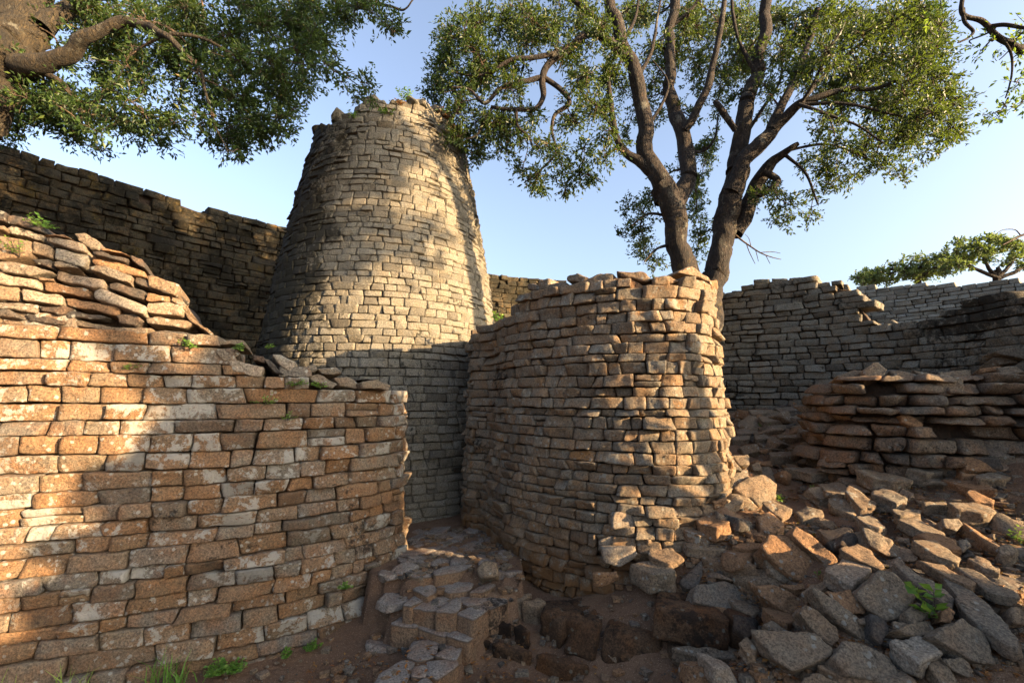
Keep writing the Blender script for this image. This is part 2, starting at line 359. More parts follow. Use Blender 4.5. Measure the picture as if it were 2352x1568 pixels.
class PathWall:
    def __init__(s, pts, z0, batter=.06, closed=False):
        s.p = spline(pts, closed=closed); s.z0 = z0; s.b = batter; s.L0 = s.p['L']
    def L(s, z): return s.L0
    def M(s, u, z, d):
        p = s.p; S = u * s.L0; X = np.interp(S, p['S'], p['X']); Y = np.interp(S, p['S'], p['Y'])
        nx = np.interp(S, p['S'], p['N'][:, 0]); ny = np.interp(S, p['S'], p['N'][:, 1]); q = np.hypot(nx, ny); nx /= q; ny /= q
        e = d - (z - s.z0) * s.b
        return np.stack([X + nx * e, Y + ny * e, z], -1)
class Tower:
    def __init__(s, c, prof): s.c = c; s.pz = [a for a, b in prof]; s.pr = [b for a, b in prof]
    def R(s, z): return np.interp(z, s.pz, s.pr)
    def L(s, z): return 2 * math.pi * float(s.R(z))
    def M(s, u, z, d):
        a = u * 2 * math.pi + math.pi / 2; r = s.R(z) + d
        return np.stack([s.c[0] + np.cos(a) * r, s.c[1] + np.sin(a) * r, z], -1)

def template(na, nb, nc):
    def ax(n): 
        if n <= 2: return np.array([-1., 1.])
        inner = np.linspace(-.78, .78, n - 2); return np.concatenate([[-1], inner, [1]])
    A, B, Cc = ax(na), ax(nb), ax(nc); vid = {}; V = []; Fc = []
    def v(i, j, k):
        if (i, j, k) not in vid: vid[(i, j, k)] = len(V); V.append((A[i], B[j], Cc[k]))
        return vid[(i, j, k)]
    K = nc - 1
    for i in range(na - 1):
        for j in range(nb - 1): Fc.append((v(i, j, K), v(i + 1, j, K), v(i + 1, j + 1, K), v(i, j + 1, K)))
    for i in range(na - 1):
        for k in range(nc - 1):
            Fc.append((v(i, 0, k), v(i + 1, 0, k), v(i + 1, 0, k + 1), v(i, 0, k + 1)))
            Fc.append((v(i, nb - 1, k + 1), v(i + 1, nb - 1, k + 1), v(i + 1, nb - 1, k), v(i, nb - 1, k)))
    for j in range(nb - 1):
        for k in range(nc - 1):
            Fc.append((v(0, j, k), v(0, j, k + 1), v(0, j + 1, k + 1), v(0, j + 1, k)))
            Fc.append((v(na - 1, j, k + 1), v(na - 1, j, k), v(na - 1, j + 1, k), v(na - 1, j + 1, k + 1)))
    return np.array(V), np.array(Fc)

def dry_wall(name, W_, top, z_lo, z_hi, ch=.14, bl=.30, tpl=(8, 6, 4), r0=.022, gap=.006, rough=.010, proud=.018, seed=1, mat='left', u0=0., u1=1.,
             base=None, chv=.2, slope=0.0, depth=.28, rows=2, wob=.02, parent=None, pal=None, core_in=.10, holes=0.0, tilt=.0, tgap=1.0):
    """lays courses of individually shaped blocks; returns one mesh (blocks and the earth core they sit on)"""
    R = np.random.default_rng(seed)
    Tv, Tf = template(*tpl); blocks = []; z = z_lo; k = 0
    cuts = [z]
    while z < z_hi: z += ch * (1 + R.uniform(-chv, chv)); cuts.append(z)
    def wobf(k, u, L): return wob * (n1(u * L * 1.1, 31 + seed) + .5 * n1(u * L * 2.7 + k * 9.1, 57 + seed) + .35 * n1(u * L * 5 + k * 3.3, 77 + seed)) + slope * u * L
    for k in range(len(cuts) - 1):
        za, zb = cuts[k], cuts[k + 1]; zm = (za + zb) / 2; L = W_.L(zm); s = u0 * L - R.uniform(0, bl); js = []
        h = zb - za
        while s < u1 * L + bl:
            js.append((s + R.normal(0, .010 + .05 * tilt), s + R.normal(0, .010 + .05 * tilt))); s += max(h * .7, bl * math.exp(R.normal(0, .30)))
        for (b0, t0), (b1, t1) in zip(js[:-1], js[1:]):
            um = (b0 + b1 + t0 + t1) / 4 / L
            if um < u0 or um > u1: continue
            tz = float(top(um)); 
            z4 = [za + float(wobf(k, b0 / L, L)), za + float(wobf(k, b1 / L, L)), zb + float(wobf(k + 1, t0 / L, L)), zb + float(wobf(k + 1, t1 / L, L))]
            zc = sum(z4) / 4
            if zc > tz + R.uniform(-.03, .05): continue
            if base is not None and max(z4) < float(base(um)) - .12: continue
            if holes and R.random() < holes: continue
            nrows = rows if zc > tz - .30 else 1
            for rrow in range(nrows):
                rw = [(b0, b1, t0, t1, z4)]
                if R.random() < .05 and rrow == 0 and h > .10:   # split into two thin ones
                    f = R.uniform(.4, .6); zl = z4[0] * (1 - f) + z4[2] * f; zr = z4[1] * (1 - f) + z4[3] * f
                    rw = [(b0, b1, b0, b1, [z4[0], z4[1], zl, zr]), (b0, b1, t0, t1, [zl, zr, z4[2], z4[3]])]
                for (q0, q1, q2, q3, zz) in rw:
                    zj = [a + R.normal(0, .003 + .02 * tilt) for a in zz]
                    dj = -rrow * depth
                    off = R.normal(0, proud)
                    blocks.append(([q0 / L, q1 / L, q2 / L, q3 / L], zj, off + dj, dj - depth * (R.uniform(.85, 1.05)), L, R.normal(0, .02 + tilt * .08), R.random(4)))
    n = len(blocks)
    U = np.array([b[0] for b in blocks]); Z = np.array([b[1] for b in blocks]); DF = np.array([b[2] for b in blocks]); DB = np.array([b[3] for b in blocks])
    Ls = np.array([b[4] for b in blocks]); TI = np.array([b[5] for b in blocks]); RC = np.array([b[6] for b in blocks])
    a = ((U[:, 1] - U[:, 0]) + (U[:, 3] - U[:, 2])) / 4 * Ls - gap; b = ((Z[:, 2] - Z[:, 0]) + (Z[:, 3] - Z[:, 1])) / 4 - gap * tgap; c = (DF - DB) / 2
    a = np.maximum(a, .02); b = np.maximum(b, .012)
    dims = np.stack([a, b, c], -1)[:, None, :]
    r = np.minimum(r0 * (0.6 + 1.1 * RC[:, 3]), np.minimum(a, b) * .75)[:, None, None]
    P = Tv[None] * dims; q = np.clip(P, -(dims - r), dims - r); e = P - q; ln = np.linalg.norm(e, axis=-1, keepdims=True); v = q + r * e / np.maximum(ln, 1e-9)
    # corner knocks: irregular outline
    ph = RC[:, None, :3] * 50
    kn = fbm(Tv[None] * np.array([1.3, 1.0, .8]) + ph * 3.1, 11 + seed, 2)
    sc = 1 - .07 * (kn[..., None] + .4) * np.array([.6, 1.0, 0])
    v = v * sc
    pn = v / dims
    x = pn[..., 0]; y = pn[..., 1]
    # shrink by the joint gap
    fx = (x + 1) / 2; fy = (y + 1) / 2
    ub = U[:, 0, None] * (1 - fx) + U[:, 1, None] * fx; ut = U[:, 2, None] * (1 - fx) + U[:, 3, None] * fx
    u = ub * (1 - fy) + ut * fy; cu = U.mean(1)[:, None]
    zb_ = Z[:, 0, None] * (1 - fx) + Z[:, 1, None] * fx; zt_ = Z[:, 2, None] * (1 - fx) + Z[:, 3, None] * fx
    z = zb_ * (1 - fy) + zt_ * fy; cz = Z.mean(1)[:, None]
    hw = ((U[:, 1] - U[:, 0]) * Ls / 2)[:, None]; hh = ((Z[:, 2] - Z[:, 0]) / 2)[:, None]
    u = cu + (u - cu) * np.clip(1 - gap / np.maximum(hw, .03), .5, 1); z = cz + (z - cz) * np.clip(1 - gap * tgap / np.maximum(np.abs(hh), .02), .5, 1)
    d = DB[:, None] + (pn[..., 2] + 1) / 2 * (DF - DB)[:, None]
    front = np.clip((pn[..., 2] + .2) / 1.2, 0, 1)
    d = d + front * (TI[:, None] * y * .6 + (RC[:, None, 0] - .5) * 2.2 * proud * x)
    shp = v[..., :2]
    fr = np.concatenate([shp * 9.0, np.zeros_like(shp[..., :1])], -1) + ph
    d = d + front * (fbm(fr, 5 + seed, 3) * rough * 1.3)
    Pw = W_.M(u, z, d)
    jit = np.stack([vnoise(Pw * 22 + 3, 91), vnoise(Pw * 22 + 7, 92), vnoise(Pw * 22 + 11, 93)], -1) * rough * .45
    Pw = Pw + jit
    V = Pw.reshape(-1, 3); nv = len(Tv); Fq = (Tf[None] + (np.arange(n) * nv)[:, None, None]).reshape(-1, 4)
    blk = np.repeat(RC[:, :3], nv, 0)
    # earth core
    nu = max(8, int(W_.L(z_lo) * (u1 - u0) / .12)); us = np.linspace(u0, u1, nu); tt = np.array([float(top(t)) for t in us]) - .07
    zs = np.linspace(0, 1, 14); CV = []
    for j in zs:
        zz = z_lo + (tt - z_lo) * j; CV.append(W_.M(us, zz, np.full(nu, -core_in)))
    for dd in (-.3, -.5): CV.append(W_.M(us, tt - .02, np.full(nu, dd)))
    nr = len(CV); CV = np.concatenate(CV); idx = np.arange(nr * nu).reshape(nr, nu)
    CF = np.stack([idx[:-1, :-1], idx[:-1, 1:], idx[1:, 1:], idx[1:, :-1]], -1).reshape(-1, 4) + len(V)
    mi = np.concatenate([np.zeros(len(Fq), int), np.ones(len(CF), int)])
    blk = np.vstack([blk, np.full((len(CV), 3), .5)])
    V = np.vstack([V, CV]); Fq = np.vstack([Fq, CF])
    print(name, 'blocks', n, 'verts', len(V))
    o = mesh_obj(name, V, Fq, None, parent, blk=blk, mats=[M[mat], M['core']], midx=mi)
    return o

def top_from_px(W_, pts, hid=None, u0=0, u1=1, z_def=2.5):
    """turn a skyline read off the photograph (2352 px wide) into a height along the wall"""
    xs = [p[0] for p in pts]; ys = [p[1] for p in pts]
    us = np.linspace(u0, u1, 400); zt = []
    for u in us:
        z = z_def
        for _ in range(12):
            P = W_.M(np.array([u]), np.array([z]), np.array([0.]))[0]
            px, _y = proj(P); py = np.interp(px, xs, ys)
            d = ray(px, py); z = .5 * z + .5 * (EYE + d[2] / d[1] * P[1]) if P[1] > .5 else z
        zt.append(z)
    zt = np.array(zt)
    if hid: 
        for i, u in enumerate(us):
            h = hid(u)
            if h is not None: zt[i] = h
    return lambda u: np.interp(u, us, zt)

# 1. near wall on the left
LW = PathWall([(-8.5, 1.6), (-6.8, 2.1), (-5.2, 2.5), (-3.7, 2.95), (-2.78, 3.30), (-1.98, 3.62), (-1.48, 3.97), (-1.14, 4.34), (-1.02, 4.68), (-1.12, 4.92), (-1.45, 4.98), (-2.3, 4.6), (-3.4, 4.0), (-5, 3.6), (-7, 3.2)], 0, .045)
uL = 0.58
def lw_hid(u):
    return None if u < .50 else 1.93 + max(0, u - .56) * 2.2
LW_top = top_from_px(LW, [(-400, 730), (0, 730), (95, 738), (280, 762), (350, 772), (490, 782), (520, 826), (610, 826), (612, 862), (690, 862), (700, 880), (760, 895), (800, 903), (905, 908), (935, 915), (1000, 930)], lw_hid)
w = dry_wall('dry_stone_wall', LW, LW_top, -.1, 3.6, ch=.112, bl=.27, tpl=(10, 7, 5), r0=.010, gap=.0015, rough=.013, seed=3, mat='left', u0=.12, u1=.98, rows=2, core_in=.13, slope=0, wob=.018, chv=.24)
tag(w, 'orange brown dry stone wall with white lichen spots, near left, ending in a rounded tip', 'wall'); recenter(w)

# 2. conical tower
TC = (-2.22, 7.62)
def tower_profile():
    Rg = [(598, 800), (612, 700), (642, 600), (668, 500), (688, 420), (703, 350), (722, 300)]
    Lr = [(1142, 760), (1125, 640), (1103, 545), (1086, 460), (1070, 395), (1050, 330), (1034, 275)]
    out = []
    def err(C2, z, r):
        D = np.linalg.norm(C2); e = 0
        for sgn, lst in ((-1, Rg), (1, Lr)):
            al = math.asin(r / D); az = math.atan2(C2[0], C2[1]) + sgn * al; t = math.sqrt(D * D - r * r)
            P = np.array([math.sin(az) * t, math.cos(az) * t, z]); px, py = proj(P)
            ys = [q[1] for q in lst][::-1]; xs = [q[0] for q in lst][::-1]
            e += (px - np.interp(py, ys, xs)) ** 2
        return e
    best = None
    for cx in np.arange(-2.6, -1.9, .02):
        tot = 0; pr = []
        for z in (3.0, 3.8, 4.6, 5.4, 6.2):
            es = [(err(np.array([cx, 7.62]), z, r), r) for r in np.arange(1.0, 2.4, .02)]; e, r = min(es); tot += e; pr.append((z, r))
        if best is None or tot < best[0]: best = (tot, cx, pr)
    print('tower', best); return best
_tot, _cx, TP = tower_profile(); TC = (_cx, 7.62)
TP = [(0.2, TP[0][1] + .33), (1.6, TP[0][1] + .20), (2.3, TP[0][1] + .10)] + TP + [(7.2, TP[-1][1] - .22)]
TW = Tower(TC, TP)
def tw_top():
    sk = [(722, 300), (735, 292), (760, 285), (790, 268), (818, 262), (830, 245), (850, 236), (880, 234), (900, 240), (940, 238), (965, 232), (985, 240), (1010, 255), (1032, 275), (1045, 300)]
    xs = [p[0] for p in sk]; ys = [p[1] for p in sk]; us = np.linspace(0, 1, 240); zt = []
    for u in us:
        z = 6.0
        P = TW.M(np.array([u]), np.array([z]), np.array([0.]))[0]
        n = P[:2] - np.array(TC)
        if np.dot(n, -np.array(P[:2])) < -.15: zt.append(5.9); continue
        for _ in range(10):
            P = TW.M(np.array([u]), np.array([z]), np.array([0.]))[0]; px, _ = proj(P); d = ray(px, np.interp(px, xs, ys)); z = .5 * z + .5 * (EYE + d[2] / d[1] * P[1])
        zt.append(z)
    return lambda u: np.interp(u, us, zt)
TT = tw_top(); print('tower tops', [round(float(TT(u)), 2) for u in np.linspace(.3, .8, 9)])
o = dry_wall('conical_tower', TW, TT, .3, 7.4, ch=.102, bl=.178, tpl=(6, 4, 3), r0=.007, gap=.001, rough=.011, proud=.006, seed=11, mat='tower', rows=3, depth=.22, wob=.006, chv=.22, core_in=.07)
tag(o, 'tall tapering round tower of pale grey stone blocks with a broken top', 'tower'); o.location = (0, 0, 0); recenter(o)

# 3. rounded bastion wall, centre right
BW = PathWall([(.2, 7.0), (-.45, 6.5), (-.62, 5.9), (-.56, 5.45), (-.33, 5.25), (-.20, 4.90), (-.02, 4.58), (.28, 4.27), (.64, 4.0), (1.0, 3.84), (1.4, 3.78), (1.75, 3.92), (2.02, 4.2), (2.18, 4.6), (2.2, 5.1), (2.0, 5.8), (1.5, 6.4)], .3, .045)
def bw_hid(u):
    P = BW.M(np.array([u]), np.array([2.]), np.array([0.]))[0]
    if u > .76: return 2.85
    if u < .16: return 2.78
BW_top = top_from_px(BW, [(1060, 775), (1085, 762), (1130, 752), (1150, 742), (1180, 705), (1200, 672), (1225, 655), (1300, 642), (1420, 640), (1500, 646), (1600, 650), (1650, 656), (1690, 700)], bw_hid)
BG = lambda u: (lambda P: gh(P[0], P[1]))(BW.M(np.array([u]), np.array([.5]), np.array([0.]))[0])
o = dry_wall('rounded_bastion', BW, BW_top, .0, 3.3, ch=.090, bl=.19, tpl=(9, 6, 4), r0=.010, gap=.0015, rough=.015, proud=.015, seed=23, mat='bastion', u0=.03, u1=.97, rows=2, wob=.022, chv=.26, core_in=.13, base=BG, tilt=.04)
tag(o, 'rounded end of a stone wall in the centre, its right face lit by warm sun', 'wall'); recenter(o)

# 4. great outer wall behind
OW = PathWall([(-13.5, 1.5), (-11.5, 3.4), (-9.8, 5.0), (-8.2, 6.8), (-6.9, 8.6), (-5.3, 10.4), (-3, 12.4), (.3, 14.2), (4, 14.8), (8, 13.6), (10.6, 11.4), (12.6, 8.4), (13.4, 5), (13.5, 1)], 0, .03)
OW_top = top_from_px(OW, [(-900, 180), (-300, 245), (0, 335), (110, 362), (200, 395), (300, 425), (400, 455), (470, 482), (540, 490), (600, 502), (660, 522), (800, 560), (1130, 632), (1200, 634), (1300, 642), (1350, 690), (1940, 692), (1960, 660), (2100, 655), (2200, 652), (2352, 642), (2700, 640)], z_def=5)
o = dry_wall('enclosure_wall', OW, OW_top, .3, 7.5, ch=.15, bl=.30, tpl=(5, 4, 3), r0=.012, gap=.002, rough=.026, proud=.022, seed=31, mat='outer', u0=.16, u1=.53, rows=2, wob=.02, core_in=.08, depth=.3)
tag(o, 'high dark mossy enclosure wall curving behind the conical tower', 'wall'); recenter(o)
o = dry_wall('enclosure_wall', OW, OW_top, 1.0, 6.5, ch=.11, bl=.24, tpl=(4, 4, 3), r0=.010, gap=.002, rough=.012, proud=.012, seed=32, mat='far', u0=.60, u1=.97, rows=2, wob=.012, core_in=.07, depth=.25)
tag(o, 'pale grey distant wall under the flat-topped trees at the right edge', 'wall'); recenter(o)

# 5. curved wall at the right
DW = PathWall([(1.9, 8.1), (2.7, 7.95), (3.5, 7.6), (4.4, 7.0), (5.15, 6.3), (5.55, 5.6), (5.6, 4.8), (5.4, 4.1), (5.2, 3.5), (5.2, 2.9)], 1.5, .05)
def dw_hid(u):
    P = DW.M(np.array([u]), np.array([2.]), np.array([0.]))[0]
    if P[1] < 4.4: return float(np.interp(P[1], [2.9, 3.2, 3.5, 4.4], [1.5, 2.2, 2.7, 3.05]))
DW_top = top_from_px(DW, [(1500, 690), (1640, 672), (1680, 672), (1690, 668), (1725, 660), (1730, 642), (1860, 640), (1868, 650), (1950, 652), (1960, 690), (1985, 705), (2000, 738), (2030, 752), (2100, 738), (2200, 705), (2240, 690), (2352, 668), (2500, 655)], dw_hid, z_def=3)
DG = lambda u: (lambda P: gh(P[0], P[1]))(DW.M(np.array([u]), np.array([2.]), np.array([0.]))[0])
o = dry_wall('curved_wall', DW, DW_top, 1.2, 4.3, ch=.098, bl=.23, tpl=(7, 5, 3), r0=.011, gap=.0015, rough=.016, proud=.012, seed=41, mat='grey', u0=.02, u1=.97, rows=2, wob=.02, core_in=.10, base=DG, chv=.22, tilt=.06)
tag(o, 'grey curved wall at the right with a stepped notch in its top', 'wall'); recenter(o)

# 6. low ruined wall in the rubble
HW = PathWall([(3.7, 5.7), (3.3, 5.25), (3.12, 4.85), (3.15, 4.5), (3.45, 4.2), (3.9, 4.08), (4.5, 3.95), (5.0, 3.65), (5.3, 3.1)], 1.2, .08)
HW_top = top_from_px(HW, [(1880, 895), (1915, 885), (1950, 868), (2000, 858), (2040, 868), (2130, 872), (2200, 850), (2352, 858), (2600, 880)], lambda u: 2.0 if u < .2 or u > .86 else None, z_def=2)
HG = lambda u: (lambda P: gh(P[0], P[1]))(HW.M(np.array([u]), np.array([2.]), np.array([0.]))[0])
o = dry_wall('ruined_wall', HW, HW_top, .6, 2.7, ch=.100, bl=.26, tpl=(8, 6, 5), r0=.022, gap=.006, rough=.024, proud=.05, seed=53, mat='low', u0=.02, u1=.98, rows=3, wob=.035, core_in=.17, base=HG, chv=.35, tilt=.30, holes=.03)
tag(o, 'low ruined wall of tilted brown blocks above the rubble at the right', 'wall'); recenter(o)

# 7. earthy plinth below the bastion
PW = PathWall([(.16, 4.2), (.20, 3.85), (.38, 3.55), (.72, 3.38), (1.15, 3.22), (1.6, 3.18), (2.0, 3.25), (2.4, 3.4)], 0, .10)
PT = lambda u: np.interp(u, [0, .2, .3, .45, .6, 1], [.20, .22, .28, .34, .40, .45])
o = dry_wall('plinth_wall', PW, PT, -.12, .5, ch=.20, bl=.36, tpl=(10, 8, 5), r0=.05, gap=.003, rough=.022, proud=.02, seed=61, mat='plinth', rows=3, depth=.26, wob=.03, core_in=.12, chv=.15, tilt=.1)
tag(o, 'low earth-stained plinth of big blocks at the foot of the bastion', 'wall'); recenter(o)

# 8. unseen wall stub added out of frame; its top shapes the near wall's shade
XW = PathWall([(5.6, 1.6), (5.0, 1.75), (4.65, 1.45), (4.6, .9), (4.7, .2), (4.75, -.6), (4.8, -1.3), (5.0, -1.8), (5.6, -1.9)], .5, .05)
def XT(u):
    P = XW.M(np.array([u]), np.array([2.]), np.array([0.]))[0]; return float(np.interp(P[1], [-1.8, -1.38, -1.1, -.86, -.66, -.48, -.32, -.05, 1.4, 1.8], [.9, 1.2, 1.6, 2.2, 2.55, 3.05, 3.65, 3.95, 4.0, 3.3]))
o = dry_wall('ruined_wall', XW, XT, .1, 4.0, ch=.15, bl=.32, tpl=(5, 4, 3), r0=.02, rough=.012, seed=71, mat='low', rows=2)
tag(o, 'unseen stone wall stub, added outside the right edge to shade the left wall', 'wall'); recenter(o)

# ------------------------------------------------------------------ single stones
def poly_stone(name, planes, axes, cen, seed, p=24, res=9, rough=.012, tone=.5, mat='rubble', lich=None):
    """convex stone bounded by half-spaces, edges softly worn; axes: three half-extent vectors for sampling"""
    g = np.linspace(-1, 1, res); V = []; idx = {}; Fc = []
    def vv(t):
        k = tuple(np.round(t, 5))
        if k not in idx: idx[k] = len(V); V.append(t)
        return idx[k]
    for ax in range(3):
        for sg in (-1, 1):
            for i in range(res - 1):
                for j in range(res - 1):
                    q = []
                    for (a, b) in ((g[i], g[j]), (g[i+1], g[j]), (g[i+1], g[j+1]), (g[i], g[j+1])):
                        t = [0, 0, 0]; t[ax] = sg; t[(ax+1) % 3] = a; t[(ax+2) % 3] = b; q.append(vv(tuple(t)))
                    Fc.append(q if sg > 0 else q[::-1])
    V = np.array(V, float); D = V[:, :1] * axes[0] + V[:, 1:2] * axes[1] + V[:, 2:3] * axes[2]
    acc = 0
    for n, h in planes: acc = acc + np.maximum(0, D @ n / h) ** p
    X = D * (acc ** (-1 / p))[:, None]
    nr = X / np.maximum(np.linalg.norm(X, axis=1, keepdims=True), 1e-6)
    cre = -np.abs(fbm(X * 6.5 + seed * 2.1, seed % 71, 2)) * rough * 1.6
    X = X + nr * (cre + fbm(X * 7 + seed * 3.3, seed % 97, 2) * rough * 1.3 + fbm(X * 26 + seed * 1.7, seed % 89, 2) * rough * .5)[:, None]
    if np.linalg.det(np.array(axes)) < 0: Fc = [f[::-1] for f in Fc]
    r = random.Random(seed)
    blk = np.tile([tone, r.random() if lich is None else lich, r.random() * .75], (len(X), 1))
    lo = X[:, 2].min()
    o = mesh_obj(name, X - np.array([0, 0, lo]), np.array(Fc), M[mat], blk=blk)
    o.location = (cen[0], cen[1], cen[2] + lo)
    return o
def unproj(px, py, P0, n):
    d = ray(px, py); o = np.array([0, 0, EYE]); return o + d * (np.dot(P0 - o, n) / np.dot(d, n))
def traced(name, poly, P0, n, T, ext=None, seed=0, grow=1.0, cuts=2, **kw):
    """a stone whose visible face has the outline poly (pixels of the 2352 px picture) on the plane through P0 with normal n, T metres thick"""
    n = np.array(n, float); n /= np.linalg.norm(n)
    vd = P0 - np.array([0, 0, EYE]); vd /= np.linalg.norm(vd)
    while np.dot(n, -vd) < .27: n = n - vd * .05; n /= np.linalg.norm(n)
    ext = -n if ext is None else np.array(ext, float) / np.linalg.norm(ext)
    Q = np.array([unproj(x, y, P0, n) for x, y in poly]); c0 = Q.mean(0); Q = c0 + (Q - c0) * grow
    cen = c0 + ext * T / 2; planes = []; m = len(Q)
    for i in range(m):
        e = Q[(i + 1) % m] - Q[i]; nn = np.cross(e, ext); L = np.linalg.norm(nn)
        if L < 1e-6: continue
        nn /= L; h = np.dot(Q[i] - cen, nn)
        if h < 0: nn = -nn; h = -h
        planes.append((nn, max(h, .012)))
    hn = T / 2 * abs(np.dot(ext, n)); r = np.random.default_rng(seed + 5)
    planes += [(n, hn), (-n, hn)]
    e1 = Q[np.argmax(np.linalg.norm(Q - c0, axis=1))] - c0; e2 = np.cross(n, e1); e2 /= np.linalg.norm(e2); w2 = np.abs((Q - c0) @ e2).max()
    axes = [e1, e2 * w2, -ext * T / 2]
    for _ in range(cuts):
        d = r.normal(size=3); d /= np.linalg.norm(d); s = max(abs(np.dot(a, d)) for a in axes); planes.append((d, s * r.uniform(1.05, 1.35)))
    return poly_stone(name, planes, axes, cen, seed, **kw)
def facing(n, P0, mn):
    n = n / np.linalg.norm(n); vd = P0 - np.array([0, 0, EYE]); vd /= np.linalg.norm(vd)
    while np.dot(n, -vd) < mn: n = n - vd * .05; n /= np.linalg.norm(n)
    return n
def slab(name, Q, T, seed, tone=.4, lich=.3, mat='flag', rough=.006, n_=(0, 0, 1.), two=True, worn=1.0, ex=.014):
    """flat flagstone: top outline Q (world), worn edge, broken sides"""
    r = np.random.default_rng(seed); Q = np.array(Q); c = Q.mean(0); sub = 7; n = len(Q); L = []; n_ = np.array(n_, float); n_ /= np.linalg.norm(n_)
    for i in range(n):
        for t in range(sub):
            f = t / sub; L.append(Q[i] + (Q[(i + 1) % n] - Q[i]) * f)
    L = np.array(L); w_ = fbm(L * 14 + seed, 3, 3)[:, None] * .025; L = L + (c - L) * w_
    L = .6 * L + .2 * np.roll(L, 1, 0) + .2 * np.roll(L, -1, 0)
    L = L + (L - c) / np.linalg.norm(L - c, axis=1, keepdims=True) * ex
    rings = [c + (L - c) * f - n_ * (.004 * worn * (f > .9)) for f in (.25, .5, .75, .92)] + [c + (L - c) * (1 - .02 * worn) - n_ * .007 * worn, L - n_ * .018 * worn]
    for f in (.3, .65, 1.0): rings.append(c + (L - c) * (1.0 - .02 * f) - n_ * T * f)
    V = np.vstack([c[None]] + rings); N_ = len(L)
    V = V + np.stack([fbm(V * 30, 4, 2), fbm(V * 30 + 5, 6, 2), fbm(V * 12 + seed, 7, 3) * 1.4], -1) * rough * .8
    T3 = [(0, 1 + i, 1 + (i + 1) % N_) for i in range(N_)]; Fq = []
    for k in range(len(rings) - 1):
        for i in range(N_): a = 1 + k * N_ + i; b = 1 + k * N_ + (i + 1) % N_; Fq.append((a, a + N_, b + N_, b))
    if np.dot(sum(np.cross(Q[i] - c, Q[(i + 1) % n] - c) for i in range(n)), n_) < 0: T3 = [t[::-1] for t in T3]; Fq = [f[::-1] for f in Fq]
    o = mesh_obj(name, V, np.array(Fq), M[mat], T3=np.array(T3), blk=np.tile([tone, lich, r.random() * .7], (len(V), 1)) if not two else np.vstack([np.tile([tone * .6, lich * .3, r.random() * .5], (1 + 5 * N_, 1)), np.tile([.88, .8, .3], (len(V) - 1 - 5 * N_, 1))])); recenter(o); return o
def rand_stone(name, P, dims, rot, seed, cuts=6, **kw):
    r = np.random.default_rng(seed); cz, sz = math.cos(rot[2]), math.sin(rot[2]); cx, sx = math.cos(rot[0]), math.sin(rot[0]); cy, sy = math.cos(rot[1]), math.sin(rot[1])
    Rm = np.array([[cz, -sz, 0], [sz, cz, 0], [0, 0, 1]]) @ np.array([[1, 0, 0], [0, cx, -sx], [0, sx, cx]]) @ np.array([[cy, 0, sy], [0, 1, 0], [-sy, 0, cy]])
    axes = [Rm[:, i] * dims[i] for i in range(3)]; planes = []
    for i in range(3):
        for s in (-1, 1):
            d = Rm[:, i] * s + r.normal(0, .14, 3); d /= np.linalg.norm(d); planes.append((d, dims[i] * r.uniform(.85, 1.05)))
    for _ in range(cuts):
        d = r.normal(size=3); d /= np.linalg.norm(d); s = math.sqrt(sum(np.dot(a, d) ** 2 for a in axes)); planes.append((d, s * r.uniform(.75, 1.0)))
    return poly_stone(name, planes, axes, P, seed, **kw)

TONES = {'d': (.02, 'charcoal'), 'g': (.30, 'grey'), 'b': (.42, 'brown'), 't': (.55, 'tan'), 'o': (.80, 'orange brown'), 'l': (.97, 'pale')}
registry = []      # (object, px, py, short description, region words)
def reg(o, px, py, desc, region, cat='stone', group=None, fixed=None): registry.append([o, px, py, desc, region, cat, group, fixed])
UP = (0, -.20, .98); ST = (0, -.78, .62); MD = (0, -.50, .87); FR = (0, -1, .12)
